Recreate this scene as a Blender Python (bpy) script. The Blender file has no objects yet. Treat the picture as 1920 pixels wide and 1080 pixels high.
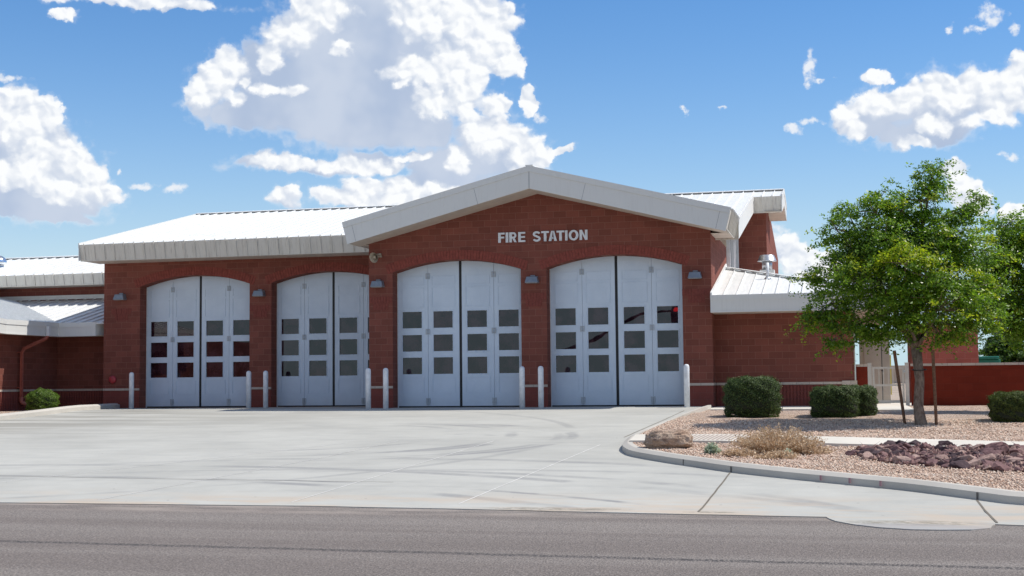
import bpy, bmesh, math, random
import numpy as np
from math import sin, cos, pi, radians, sqrt, atan2, asin
from mathutils import Vector, Matrix
from mathutils.geometry import tessellate_polygon
random.seed(7); RNG = np.random.default_rng(7)
SC = bpy.context.scene
COL = SC.collection

# ------------------------------------------------------------------ camera
CAMP = (15.035, -42.207, 0.760)
YAW, PITCH, ROLL, FPX = -0.239186, 0.068325, 0.009917, 2599.85
def cam_basis():
    f = Vector((sin(YAW)*cos(PITCH), cos(YAW)*cos(PITCH), sin(PITCH)))
    r = Vector((cos(YAW), -sin(YAW), 0)); u = r.cross(f)
    c, s = cos(ROLL), sin(ROLL)
    return f, c*r - s*u, s*r + c*u
F_, R_, U_ = cam_basis()
cd = bpy.data.cameras.new("camera"); cam = bpy.data.objects.new("camera", cd); COL.objects.link(cam)
M = Matrix((R_, U_, -F_)).transposed().to_4x4(); M.translation = Vector(CAMP); cam.matrix_world = M
cd.sensor_width = 36; cd.lens = FPX/1920*36; cd.clip_start = .1; cd.clip_end = 20000
SC.camera = cam
SC.view_settings.view_transform = 'Standard'; SC.view_settings.look = 'None'
SC.view_settings.exposure = 0.10; SC.view_settings.gamma = 1
SC.cycles.max_bounces = 6; SC.cycles.use_denoising = True

# ------------------------------------------------------------------ sun
SUN = Vector((.65, .17, 1.0)).normalized()
sd = bpy.data.lights.new("sun", 'SUN'); sd.energy = 4.25; sd.angle = radians(.53); sd.color = (1, .945, .86)
so = bpy.data.objects.new("sun", sd); COL.objects.link(so); so.rotation_euler = SUN.to_track_quat('Z', 'Y').to_euler()
so.location = (30, 10, 50)

# ------------------------------------------------------------------ node helpers
class NT:
    def __init__(s, t): s.t = t; t.nodes.clear()
    def n(s, typ, **k):
        nd = s.t.nodes.new(typ)
        for a, b in k.items(): setattr(nd, a, b)
        return nd
    def L(s, a, b): s.t.links.new(a, b)
    def put(s, sock, v):
        if isinstance(v, bpy.types.NodeSocket): s.L(v, sock)
        elif v is not None: sock.default_value = v
    def m(s, op, a, b=None, c=None, clamp=False):
        nd = s.n('ShaderNodeMath', operation=op); nd.use_clamp = clamp
        for i, v in enumerate((a, b, c)):
            if v is not None: s.put(nd.inputs[i], v)
        return nd.outputs[0]
    def v(s, op, a, b=None, scale=None):
        nd = s.n('ShaderNodeVectorMath', operation=op)
        s.put(nd.inputs[0], a)
        if b is not None: s.put(nd.inputs[1], b)
        if scale is not None: s.put(nd.inputs['Scale'], scale)
        return nd.outputs['Value'] if op in ('LENGTH', 'DOT_PRODUCT', 'DISTANCE') else nd.outputs[0]
    def mix(s, f, a, b, mode='MIX'):
        nd = s.n('ShaderNodeMix', data_type='RGBA', blend_type=mode)
        s.put(nd.inputs['Factor'], f)
        for sk, v in ((nd.inputs[6], a), (nd.inputs[7], b)):
            if isinstance(v, tuple) and len(v) == 3: v = v + (1,)
            s.put(sk, v)
        return nd.outputs[2]
    def noise(s, vec, scale, detail=3, rough=.55, dist=0, out='Fac', dims='3D'):
        nd = s.n('ShaderNodeTexNoise', noise_dimensions=dims); s.put(nd.inputs['Vector'], vec)
        nd.inputs['Scale'].default_value = scale; nd.inputs['Detail'].default_value = detail
        nd.inputs['Roughness'].default_value = rough; nd.inputs['Distortion'].default_value = dist
        return nd.outputs['Fac' if out == 'Fac' else 'Color']
    def ss(s, x, lo, hi, a=0., b=1.):
        nd = s.n('ShaderNodeMapRange', interpolation_type='SMOOTHSTEP'); s.put(nd.inputs[0], x)
        for i, v in enumerate((lo, hi, a, b)): nd.inputs[i+1].default_value = v
        return nd.outputs[0]
    def lin(s, x, lo, hi, a=0., b=1.):
        nd = s.n('ShaderNodeMapRange'); s.put(nd.inputs[0], x)
        for i, v in enumerate((lo, hi, a, b)): nd.inputs[i+1].default_value = v
        return nd.outputs[0]
    def pos(s): return s.n('ShaderNodeNewGeometry').outputs['Position']
    def sep(s, v):
        nd = s.n('ShaderNodeSeparateXYZ'); s.put(nd.inputs[0], v); return nd.outputs
    def comb(s, x, y, z=0.):
        nd = s.n('ShaderNodeCombineXYZ')
        for i, v in enumerate((x, y, z)): s.put(nd.inputs[i], v)
        return nd.outputs[0]
    def bump(s, h, strength=.5, dist=.02):
        nd = s.n('ShaderNodeBump'); s.put(nd.inputs['Height'], h)
        nd.inputs['Strength'].default_value = strength; nd.inputs['Distance'].default_value = dist
        return nd.outputs[0]
    def bsdf(s, col, rough=.7, normal=None, metal=0., ior=1.5, spec=.5):
        nd = s.n('ShaderNodeBsdfPrincipled')
        if isinstance(col, tuple) and len(col) == 3: col = col + (1,)
        s.put(nd.inputs['Base Color'], col); s.put(nd.inputs['Roughness'], rough)
        s.put(nd.inputs['Metallic'], metal); nd.inputs['IOR'].default_value = ior
        nd.inputs['Specular IOR Level'].default_value = spec
        if normal is not None: s.L(normal, nd.inputs['Normal'])
        return nd.outputs[0]
    def out(s, sh, typ='ShaderNodeOutputMaterial'):
        o = s.n(typ); s.L(sh, o.inputs[0])
def mat(name):
    m = bpy.data.materials.new(name); m.use_nodes = True
    return m, NT(m.node_tree)

# ------------------------------------------------------------------ world: sky with cumulus
def px_azel(x, y):
    d = F_ + R_*((x-960)/FPX) - U_*((y-540)/FPX)
    d.normalize(); return math.degrees(atan2(d.x, d.y)), math.degrees(asin(d.z))
PPD = 45.4
CLOUD = [(530,150,70,50),(545,62,58,60),(600,20,70,60),(680,10,110,70),(440,140,62,48),(395,170,48,52),(375,200,30,36),(490,105,45,38),
 (620,110,120,90),(700,80,160,120),(820,40,130,100),(900,60,75,85),(945,105,42,52),(965,118,24,34),(845,130,100,70),(720,200,170,80),
 (560,200,180,62),(450,222,90,34),(640,235,160,55),(780,240,110,50),(850,170,75,45),
 (510,308,100,20),(600,312,120,20),(700,300,90,24),(775,288,40,12),
 (910,245,75,50),(880,200,30,26),(930,195,32,26),(870,300,80,52),(950,290,85,48),(1005,300,50,32),(1050,284,26,10),(810,310,60,40),
 (992,190,22,30),(1010,222,10,14),
 (538,368,38,24),(630,372,48,26),(680,355,45,30),(745,350,50,34),(800,350,70,44),(720,378,110,26),(860,340,70,34),
 (20,205,58,52),(88,212,34,34),(60,265,90,70),(115,300,80,50),(160,325,50,45),(205,355,34,26),(100,370,120,38),(20,370,110,48),(-30,290,90,110),(120,400,80,16),
 (250,2,190,17),(125,27,26,13),(340,14,60,10),(325,358,22,9),(10,142,13,10),(270,345,20,7),(228,318,7,6),
 (1645,150,34,17),(1590,225,44,36),(1650,215,70,50),(1720,195,70,52),(1770,185,70,60),(1825,170,60,50),(1870,185,70,52),(1920,160,60,56),(1700,262,70,20),(1640,250,70,16),(1760,240,80,36),(1915,110,26,14),(1975,170,60,60),
 (1525,127,13,20),(1516,148,9,14),(1545,150,14,4),(1516,226,17,7),(1494,243,14,7),(1860,30,22,17),(1838,50,20,8),(1780,57,6,9),(1908,50,9,12),(1282,211,8,5),(1356,210,6,4),
 (1790,318,32,22),(1800,350,42,34),(1828,372,30,26),(1845,385,14,14),(1908,405,40,18),(1906,291,15,6),
 (1480,465,36,30),(1462,440,22,20),(1505,485,50,34),(1540,500,50,44),(1600,520,60,30),(1700,560,80,30)]
WHITE = [(545,52,44,40),(595,15,62,40),(500,105,24,26),(425,138,46,40),(392,172,42,36),(462,158,14,12),(520,168,46,11),(440,188,30,18),
 (840,25,110,52),(925,70,72,74),(958,112,38,46),(790,135,72,28),(868,135,70,60),(750,158,24,9),(820,190,50,24),(645,85,20,14),
 (890,212,34,30),(930,196,34,26),(935,250,64,46),(985,282,52,34),(862,295,26,34),(1010,300,56,34),(1050,284,30,14),(992,192,26,34),
 (548,308,90,15),(660,308,100,15),(770,290,34,8),
 (538,362,34,20),(625,372,48,22),(690,352,50,28),(745,348,32,26),(735,375,90,20),(830,365,60,20),
 (15,195,60,38),(86,212,40,36),(45,245,60,30),(125,295,66,44),(60,300,50,34),(165,330,48,36),(205,352,34,26),(20,330,60,24),(110,350,60,22),
 (250,2,190,14),(125,27,26,13),(1645,150,36,18),(1585,212,34,24),(1640,195,50,30),(1715,175,76,36),(1775,170,64,38),(1830,160,60,36),(1875,175,66,40),(1930,150,60,50),(1600,245,30,16),(1760,230,40,18),(1850,220,50,20),(1720,268,30,10),
 (1790,318,34,24),(1800,350,44,36),(1830,372,32,28),(1908,402,40,16),(1480,460,36,26),(1462,440,22,20),(1510,480,50,30),(1540,500,50,40)]
W = bpy.data.worlds.new("World"); SC.world = W; W.use_nodes = True
t = NT(W.node_tree)
gen = t.n('ShaderNodeTexCoord').outputs['Generated']
sx = t.sep(t.v('NORMALIZE', gen))
az = t.m('MULTIPLY', t.m('ARCTAN2', sx[0], sx[1]), 57.29578)
el = t.m('MULTIPLY', t.m('ARCSINE', sx[2]), 57.29578)
P2 = t.comb(az, el, 0.)
sky = t.n('ShaderNodeTexSky', sky_type='NISHITA'); sky.sun_disc = False
sky.sun_elevation = asin(SUN.z); sky.sun_rotation = atan2(SUN.x, SUN.y)
sky.altitude = 400; sky.air_density = 1.0; sky.dust_density = .6; sky.ozone_density = 3.0
wn = t.noise(P2, .55, 7, .6, out='Color')
wv = t.v('SCALE', t.v('SUBTRACT', wn, (.5, .5, .5)), scale=1.5)
wn2 = t.noise(P2, 2.2, 4, .5, out='Color')
wv = t.v('ADD', wv, t.v('SCALE', t.v('SUBTRACT', wn2, (.5, .5, .5)), scale=.26))
PW = t.v('MULTIPLY', t.v('ADD', P2, wv), (1, 1, 0))
def field(blobs, sm):
    cur = None
    for (x, y, rx, ry) in blobs:
        a, e = px_azel(x, y)
        sc = PPD
        q = t.v('MULTIPLY', t.v('SUBTRACT', PW, (a, e, 0)), (sc/rx*cos(radians(e)), sc/ry, 0))
        ln = t.v('LENGTH', q)
        if cur is None: cur = ln
        else: cur = t.m('SMOOTH_MIN', cur, ln, sm)
    return cur
SMALL = [c for c in CLOUD if c[2] < 24 and c[3] < 21]; CLOUD = [c for c in CLOUD if c not in SMALL]
D = field(CLOUD, .30); D2 = field([(x, y, rx*1.5, ry*1.5) for x, y, rx, ry in SMALL], .2); DW_ = field(WHITE, .28)
def puff(vec, sc, det=1.4, rough=.42):
    vo = t.n('ShaderNodeTexVoronoi', feature='SMOOTH_F1', voronoi_dimensions='2D'); t.put(vo.inputs['Vector'], vec)
    vo.inputs['Scale'].default_value = sc; vo.inputs['Detail'].default_value = det; vo.inputs['Roughness'].default_value = rough
    vo.inputs['Smoothness'].default_value = .35; vo.inputs['Lacunarity'].default_value = 2.2
    return vo.outputs['Distance']
PV = t.v('MULTIPLY', t.v('ADD', P2, t.v('SCALE', wv, scale=.7)), (1, 1.15, 0))
b0 = puff(PV, 1.05)
b1 = puff(t.v('ADD', PV, (.12, .18, 0)), 1.05)
bb = t.m('SUBTRACT', .40, b0)
relief = t.m('MULTIPLY', t.m('SUBTRACT', b1, b0), 1.1)
Fb = t.m('SUBTRACT', 1., D); Fw = t.m('SUBTRACT', 1., DW_)
fine = t.m('SUBTRACT', t.noise(P2, 2.6, 5, .55), .5)
edge = t.m('SUBTRACT', 1.0, t.ss(Fb, .15, .55))
Fd = t.m('ADD', t.m('ADD', t.m('MULTIPLY', Fb, 1.6), t.m('MULTIPLY', bb, t.m('MULTIPLY', edge, .75))), t.m('MULTIPLY', fine, t.m('MULTIPLY', edge, .30)))
wf = t.m('ADD', t.m('ADD', t.m('MULTIPLY', Fw, 1.3), t.m('MULTIPLY', bb, .75)), t.m('MULTIPLY', fine, .25))
white = t.ss(wf, -.48, .50)
soft = t.ss(Fd, -.10, .62); crisp = t.ss(Fd, -.08, .28)
dens = t.m('ADD', t.m('MULTIPLY', crisp, white), t.m('MULTIPLY', soft, t.m('SUBTRACT', 1., white)))
small = t.ss(t.m('ADD', t.m('SUBTRACT', 1., D2), t.m('MULTIPLY', fine, 1.9)), .15, .95, 0., .92)
wisp = t.ss(t.m('ADD', Fd, t.m('MULTIPLY', fine, 1.1)), -.35, .5, 0., .30)
dens = t.m('MAXIMUM', dens, t.m('MAXIMUM', wisp, small))
lowv = t.ss(t.noise(P2, .35, 3, .5), .35, .68, .74, 1.0)
shade = t.m('MULTIPLY', t.m('SUBTRACT', 1., white), t.m('MULTIPLY', lowv, t.ss(Fd, .0, .5, .25, 1.)))
shade = t.m('ADD', shade, t.m('MULTIPLY', white, t.m('SUBTRACT', .10, relief)), clamp=True)
CW, CG = (6.1, 6.2, 6.3), (2.75, 3.35, 4.45)
ccol = t.mix(shade, CW, CG)
# colour grade of the clear air: a little deeper overhead
skyc = t.mix(1., sky.outputs[0], (.30, .63, .91), 'MULTIPLY')
hz_ = t.m('POWER', 2.718, t.m('MULTIPLY', t.m('MAXIMUM', el, 0.), -.20))
skyc = t.mix(t.m('MINIMUM', t.m('MULTIPLY', hz_, 2.2), .82), skyc, (3.9, 4.9, 5.3))
# unseen cloud added outside the mapped cumulus, to whiten the ambient light
g1 = t.noise(t.v('MULTIPLY', gen, (1, 1, 2.2)), 2.6, 6, .58)
oa = t.m('ABSOLUTE', t.m('SUBTRACT', az, math.degrees(YAW)))
outm = t.m('MAXIMUM', t.ss(oa, 24., 32.), t.ss(el, 20., 27.))
od = t.m('MULTIPLY', t.ss(g1, .46, .58), outm)
wc = t.mix(dens, skyc, ccol)
wc = t.mix(t.m('MULTIPLY', od, .9), wc, t.mix(t.ss(g1, .5, .72), (3.9, 3.9, 3.9), (2.7, 2.8, 3.0)))
bg = t.n('ShaderNodeBackground'); t.put(bg.inputs[0], wc); bg.inputs[1].default_value = .15
t.out(bg.outputs[0], 'ShaderNodeOutputWorld')
W.cycles.sampling_method = 'MANUAL'; W.cycles.sample_map_resolution = 512

# ------------------------------------------------------------------ materials
def wallcoord(t):
    g = t.n('ShaderNodeNewGeometry'); p = t.sep(g.outputs['Position']); n = t.sep(g.outputs['True Normal'])
    fx = t.m('GREATER_THAN', t.m('ABSOLUTE', n[0]), .7)
    u = t.m('ADD', t.m('MULTIPLY', p[0], t.m('SUBTRACT', 1., fx)), t.m('MULTIPLY', p[1], fx))
    return t.comb(u, p[2], 0.), g.outputs['Position'], u, p
def block_mat(name, c1, c2, mortar, bw=.4064, rh=.2032, msize=.006):
    m, t = mat(name)
    uv, P, u, p = wallcoord(t)
    br = t.n('ShaderNodeTexBrick'); t.L(uv, br.inputs['Vector'])
    br.inputs['Scale'].default_value = 1; br.inputs['Mortar Size'].default_value = msize
    br.inputs['Mortar Smooth'].default_value = .3; br.inputs['Bias'].default_value = 0
    br.inputs['Brick Width'].default_value = bw; br.inputs['Row Height'].default_value = rh
    br.inputs['Color1'].default_value = c1+(1,); br.inputs['Color2'].default_value = c2+(1,)
    br.inputs['Mortar'].default_value = mortar+(1,)
    n1 = t.noise(P, 90, 3, .7); n2 = t.noise(P, 1.3, 4, .6); n3 = t.noise(P, 24, 2, .6)
    c = t.mix(t.ss(n1, .35, .7), br.outputs[0], (.5, .5, .5), 'SOFT_LIGHT')
    c = t.mix(.65, c, t.mix(n1, (.55, .55, .55), (1.45, 1.45, 1.45)), 'MULTIPLY')
    c = t.mix(.8, c, t.mix(n2, (.72, .72, .72), (1.28, 1.25, 1.22)), 'MULTIPLY')
    c = t.mix(t.ss(n1, .66, .76, 0, .35), c, (.55, .42, .38))
    h = t.m('ADD', t.m('MULTIPLY', br.outputs['Fac'], -.6), t.m('ADD', t.m('MULTIPLY', n1, .8), t.m('MULTIPLY', n3, .5)))
    t.out(t.bsdf(c, .92, t.bump(h, .6, .012), spec=.25)); return m
BRICK = block_mat("split_face_block", (.180, .060, .044), (.232, .078, .057), (.27, .125, .095), msize=.0065)
BRICK_D = block_mat("fluted_block", (.20, .056, .044), (.235, .066, .052), (.22, .085, .07))
YARD = block_mat("painted_block", (.165, .021, .009), (.19, .026, .012), (.17, .034, .02), msize=.004)
RED2 = block_mat("red_block", (.40, .115, .085), (.47, .14, .105), (.50, .20, .16))
CAP = block_mat("limestone", (.50, .43, .36), (.56, .48, .41), (.25, .2, .17), bw=.40, rh=5, msize=.006)
def simple(name, col, rough=.6, metal=0., nscale=3., namp=.12, bump=0., bscale=60, spec=.5, ior=1.5):
    m, t = mat(name); P = t.pos()
    n = t.noise(P, nscale, 5, .6)
    lo = tuple(x*(1-namp) for x in col); hi = tuple(min(1, x*(1+namp)) for x in col)
    c = t.mix(t.ss(n, .3, .7), lo, hi)
    nm = t.bump(t.noise(P, bscale, 4, .65), bump, .01) if bump else None
    t.out(t.bsdf(c, rough, nm, metal, ior, spec)); return m
def roof_mat():
    m, t = mat("white_metal"); P = t.pos(); p = t.sep(P)
    st = t.noise(t.v('MULTIPLY', P, (9, 1.2, 1.2)), 1.6, 4, .6)
    n = t.noise(P, .8, 4, .6)
    c = t.mix(t.ss(st, .3, .75), (.70, .71, .70), (.80, .81, .80))
    c = t.mix(t.ss(n, .5, .8, 0, .25), c, (.55, .54, .50))
    t.out(t.bsdf(c, .5)); return m
ROOF = roof_mat()
def fascia_mat(name, c0, amp):
    m, t = mat(name); P = t.pos(); p = t.sep(P)
    st = t.noise(t.comb(t.m('MULTIPLY', p[0], 16.), t.m('MULTIPLY', p[1], 3.), t.m('MULTIPLY', p[2], 1.5)), 1., 4, .7)
    n = t.noise(P, .9, 4, .6)
    c = t.mix(t.ss(st, .48, .78, 0, amp), c0, (.30, .26, .21))
    c = t.mix(t.ss(n, .4, .8, 0, amp*.6), c, (.50, .47, .42))
    t.out(t.bsdf(c, .5)); return m
FASCIA = fascia_mat("stained_fascia", (.66, .63, .56), .6)
FASCIA_W = fascia_mat("clean_fascia", (.70, .70, .67), .1)
SOFFIT = simple("soffit_paint", (.58, .50, .42), .7, namp=.06)
def door_mat():
    m, t = mat("door_paint"); P = t.pos(); p = t.sep(P)
    n = t.noise(P, 1.4, 5, .6); st = t.noise(t.v('MULTIPLY', P, (12, 1, 1)), 1.2, 4, .7)
    c = t.mix(t.ss(n, .3, .75), (.58, .67, .77), (.64, .73, .83))
    c = t.mix(t.ss(st, .6, .85, 0, .22), c, (.42, .42, .40))
    c = t.mix(t.m('MULTIPLY', t.ss(p[2], .0, .5, .35, 0.), t.noise(P, 7, 5, .7)), c, (.40, .38, .35))
    t.out(t.bsdf(c, .38, t.bump(t.noise(P, 3, 3, .5), .1, .02))); return m
DOOR = door_mat()
WPAINT = simple("white_paint", (.70, .72, .74), .45, nscale=5, namp=.06)
BOLL = simple("bollard_paint", (.74, .76, .79), .5, nscale=7, namp=.10, bump=.2)
RUBBER = simple("black_rubber", (.012, .012, .014), .6)
STEEL = simple("galvanised", (.50, .52, .55), .35, .9, 14, .15)
LAMPM = simple("lamp_metal", (.22, .25, .29), .38, .3, 10, .1)
LENS = simple("lamp_lens", (.40, .42, .42), .2)
TAN = simple("tan_plastic", (.42, .36, .28), .5)
REDP = simple("bell_red", (.40, .04, .05), .45)
PIPEP = simple("pipe_paint", (.36, .105, .075), .5, nscale=8)
BEIGE = simple("cabinet_paint", (.50, .46, .38), .5, nscale=2, namp=.05)
GATEP = simple("gate_paint", (.56, .52, .46), .5, nscale=6, namp=.06)
GREENP = simple("dumpster_green", (.01, .19, .13), .45)
WOOD = simple("stake_wood", (.17, .09, .05), .85, nscale=30, namp=.35, bump=.5)
VOUS = simple("soldier_brick", (.25, .068, .052), .92, nscale=9, namp=.15, bump=.6, bscale=90, spec=.2)
VOUS_D = simple("soldier_brick_panel", (.215, .062, .048), .92, nscale=12, namp=.12, bump=.6, bscale=90, spec=.2)
BLACKM = simple("signal_black", (.02, .02, .02), .5)
def glass_mat():
    m, t = mat("dark_glass"); P = t.pos()
    nm = t.bump(t.noise(P, 1.1, 2, .5), .05, .02)
    n = t.noise(P, 1.7, 4, .6)
    t.out(t.bsdf(t.mix(t.ss(n, .38, .66), (.010, .002, .006), (.052, .024, .032)), .0, nm, ior=1.62)); return m
GLASS = glass_mat()
def emis(name, col, s):
    m, t = mat(name); e = t.n('ShaderNodeEmission'); e.inputs[0].default_value = col+(1,); e.inputs[1].default_value = s
    t.out(e.outputs[0]); return m
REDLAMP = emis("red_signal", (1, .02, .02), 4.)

def concrete_mat(name, base, marks=True):
    m, t = mat(name); P = t.pos(); p = t.sep(P)
    n1 = t.noise(P, .35, 5, .6); n2 = t.noise(P, 2.2, 6, .65); n3 = t.noise(P, 60, 3, .6)
    st = t.noise(t.v('MULTIPLY', P, (.35, 1.8, 1)), 1.3, 6, .62)      # broom / traffic streaks along x
    c = t.mix(t.ss(n1, .3, .7), tuple(x*.90 for x in base), tuple(x*1.06 for x in base))
    c = t.mix(.6, c, t.mix(n2, (.84, .84, .84), (1.14, 1.14, 1.13)), 'MULTIPLY')
    c = t.mix(.5, c, t.mix(n3, (.85, .85, .85), (1.15, 1.15, 1.15)), 'MULTIPLY')
    if marks:
        c = t.mix(t.ss(st, .48, .72, 0, .24), c, (.27, .275, .27))
        ex = t.m('SUBTRACT', t.m('ADD', p[0], 14.), t.m('MULTIPLY', p[1], 0.))
        # grimy left part of the apron
        lf = t.m('MULTIPLY', t.lin(p[0], 2., -8., 0., 1.), t.ss(p[1], -16., -6., 0., 1.))
        s2 = t.noise(t.v('MULTIPLY', t.v('ADD', P, t.v('SCALE', t.comb(p[1], 0., 0.), scale=.35)), (.16, 1.1, 1)), 1., 4, .55)
        c = t.mix(t.m('MULTIPLY', t.m('MULTIPLY', lf, t.ss(s2, .42, .6)), .75), c, (.24, .23, .20))
        tot = None
        nz = t.noise(P, .45, 3, .6); nz2 = t.noise(P, 5, 4, .7)
        for (cx, cy, r, wd, am) in ((4.3,-12.6,4.75,.11,.42),(4.3,-12.6,4.45,.10,.3),(3.2,-12.2,4.35,.12,.4),(5.0,-13.2,2.6,.12,.4),(2.6,-11.8,3.6,.10,.3),
                                   (6.5,-29.5,12.6,.14,.32),(6.2,-29.8,10.9,.12,.32),(1.5,-38.5,20.2,.13,.35),(0.6,-38.6,18.4,.12,.4),(9.0,-30.,11.2,.12,.25),(12,3,15.5,.10,.25),(-3,-12.6,11.9,.10,.22),(3.4,-36,15.6,.07,.5),(8.4,-11.0,2.3,.09,.25)):
            dd = t.m('ABSOLUTE', t.m('SUBTRACT', t.v('LENGTH', t.v('MULTIPLY', t.v('SUBTRACT', P, (cx, cy, 0)), (1, 1, 0))), r))
            band = t.m('MULTIPLY', t.m('MULTIPLY', t.ss(dd, wd*.5, wd*1.7, min(1, am*1.7), 0.), t.ss(t.m('ADD', nz, 0.0), .40, .58)), t.ss(t.m('SUBTRACT', p[0], cx), (-r if r > 9 else 0.), r*.45))
            tot = band if tot is None else t.m('MAXIMUM', tot, band)
        tot = t.m('MULTIPLY', tot, t.ss(nz2, .2, .6, .5, 1.))
        c = t.mix(tot, c, (.22, .22, .225))
        # sandy drift by the gutter
        sd_ = t.m('MULTIPLY', t.ss(p[1], -21.5, -23.6, 0, 1), t.ss(t.noise(t.v('MULTIPLY', P, (.3, 1, 1)), 1.6, 5, .6), .42, .62, 0., .75))
        c = t.mix(sd_, c, (.50, .41, .32))
        for (gx, gy, ax, ay) in ((15.65, -24.98, .75, .30), (11.1, -23.75, 1.0, .22), (13.2, -23.95, .35, .1)):
            q = t.v('LENGTH', t.v('MULTIPLY', t.v('SUBTRACT', P, (gx, gy, 0)), (1/ax, 1/ay, 0)))
            k_ = t.m('MULTIPLY', t.ss(q, .6, 1.3, 1., 0.), t.ss(t.noise(t.v('MULTIPLY', P, (1, 2.5, 1)), 9, 4, .7), .42, .54))
            c = t.mix(t.m('MULTIPLY', k_, .75), c, (.20, .18, .14))
        q = t.v('LENGTH', t.v('MULTIPLY', t.v('SUBTRACT', P, (15.65, -25.5, 0)), (.8, 2.0, 0)))
        c = t.mix(t.ss(q, .6, 1.0, .55, 0.), c, (.29, .29, .305))
        sp = t.noise(P, 7, 2, .5)
        c = t.mix(t.ss(sp, .76, .80, 0, .6), c, (.12, .11, .10))
    h = t.m('ADD', t.m('MULTIPLY', n3, .6), n2)
    t.out(t.bsdf(c, .85, t.bump(h, .25, .01), spec=.3)); return m
CONC = concrete_mat("apron_concrete", (.455, .45, .415))
CURBM = concrete_mat("curb_concrete", (.52, .49, .44), False)
WALK = concrete_mat("walk_concrete", (.66, .62, .55), False)
def asphalt():
    m, t = mat("asphalt"); P = t.pos(); p = t.sep(P)
    n3 = t.noise(t.v('MULTIPLY', P, (1, .45, 1)), 62, 2, .7); n4 = t.noise(t.v('MULTIPLY', P, (1, .4, 1)), 40, 3, .7)
    band = t.noise(t.v('MULTIPLY', P, (.05, .9, 1)), 1.1, 2, .5); n1 = t.noise(P, .6, 5, .6)
    c = t.mix(t.ss(band, .35, .68), (.165, .145, .134), (.208, .188, .174))
    c = t.mix(.5, c, t.mix(n1, (.86, .86, .86), (1.14, 1.14, 1.14)), 'MULTIPLY')
    c = t.mix(t.ss(n3, .25, .75, .0, 1.), t.mix(1., c, (.50, .49, .48), 'MULTIPLY'), t.mix(1., c, (1.54, 1.50, 1.46), 'MULTIPLY'))
    c = t.mix(t.ss(n4, .62, .72, 0, .6), c, (.42, .40, .38))
    # dusty lip by the gutter
    c = t.mix(t.m('MULTIPLY', t.ss(p[1], -24.95, -24.35, 0, .7), t.ss(t.noise(t.v('MULTIPLY', P, (.35, 1, 1)), 1.8, 5, .6), .36, .6)), c, (.36, .31, .27))
    # coarse dark paving seam
    ln = t.m('ADD', p[1], t.m('ADD', 28.3, t.m('MULTIPLY', t.m('SUBTRACT', p[0], 5.7), .05)))
    ln = t.m('ADD', ln, t.m('MULTIPLY', t.m('SUBTRACT', t.noise(P, 1.2, 4, .6), .5), .12))
    sm = t.m('MULTIPLY', t.ss(t.m('ABSOLUTE', ln), .05, .12, 1., 0.), t.ss(n4, .42, .56, .12, .95))
    c = t.mix(sm, c, (.055, .050, .050))
    t.out(t.bsdf(c, .88, t.bump(t.m('ADD', n3, n4), .5, .01), spec=.3)); return m
ASPH = asphalt()
def gravel_mat():
    m, t = mat("gravel"); P = t.pos(); g = None
    vo = t.n('ShaderNodeTexVoronoi', feature='F1'); t.L(P, vo.inputs['Vector']); vo.inputs['Scale'].default_value = 34
    vo.inputs['Randomness'].default_value = 1
    r = t.sep(vo.outputs['Color'])
    n1 = t.noise(P, .5, 4, .6); n2 = t.noise(P, 14, 3, .6)
    c = t.mix(t.ss(r[0], .1, .9), (.50, .36, .275), (.68, .54, .44))
    c = t.mix(t.m('GREATER_THAN', r[1], .88), c, (.62, .56, .50))
    c = t.mix(t.m('GREATER_THAN', r[2], .90), c, (.20, .13, .10))
    c = t.mix(t.ss(vo.outputs['Distance'], .35, .75, 0, .8), c, (.12, .075, .055))
    c = t.mix(.5, c, t.mix(n1, (.84, .82, .80), (1.16, 1.16, 1.16)), 'MULTIPLY')
    c = t.mix(.5, c, t.mix(n2, (.8, .8, .8), (1.2, 1.2, 1.2)), 'MULTIPLY')
    h = t.m('SUBTRACT', 1., vo.outputs['Distance'])
    t.out(t.bsdf(c, .95, t.bump(h, .8, .02), spec=.2)); return m
GRAVEL = gravel_mat()
def island_mat(name, cols, rough=.9, bscale=20, spec=.25, bump=.5, ncol=None):
    m, t = mat(name); g = t.n('ShaderNodeNewGeometry'); rnd = g.outputs['Random Per Island']
    oi = t.n('ShaderNodeObjectInfo').outputs['Random']
    rr = t.m('FRACT', t.m('ADD', rnd, oi))
    ra = t.n('ShaderNodeValToRGB'); ra.color_ramp.interpolation = 'LINEAR'
    e = ra.color_ramp.elements; e[0].position = 0; e[0].color = cols[0]+(1,); e[1].position = 1; e[1].color = cols[-1]+(1,)
    for i, c in enumerate(cols[1:-1]):
        x = e.new((i+1)/(len(cols)-1)); x.color = c+(1,)
    t.L(rr, ra.inputs[0])
    P = t.pos(); n = t.noise(P, 5, 5, .65); n2 = t.noise(P, bscale, 5, .7)
    c = t.mix(.8, ra.outputs[0], t.mix(n, (.55, .52, .55), (1.5, 1.45, 1.4)), 'MULTIPLY')
    c = t.mix(.6, c, t.mix(n2, (.6, .6, .6), (1.4, 1.4, 1.4)), 'MULTIPLY')
    if ncol: c = t.mix(t.ss(n2, .55, .72, 0, .6), c, ncol)
    t.out(t.bsdf(c, rough, t.bump(n2, bump, .03), spec=spec)); return m
PEBBLE = island_mat("pebble", [(.52, .36, .27), (.70, .52, .40), (.60, .45, .35), (.82, .72, .60), (.36, .24, .18)])
ROCKM = [island_mat("purple_rock", [(.13, .075, .080), (.21, .125, .12)], ncol=(.30, .20, .18)),
         island_mat("dark_rock", [(.055, .038, .045), (.09, .06, .065)], ncol=(.15, .10, .10)),
         island_mat("tan_rock", [(.27, .18, .16), (.40, .29, .25)], ncol=(.55, .44, .38))]
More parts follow.
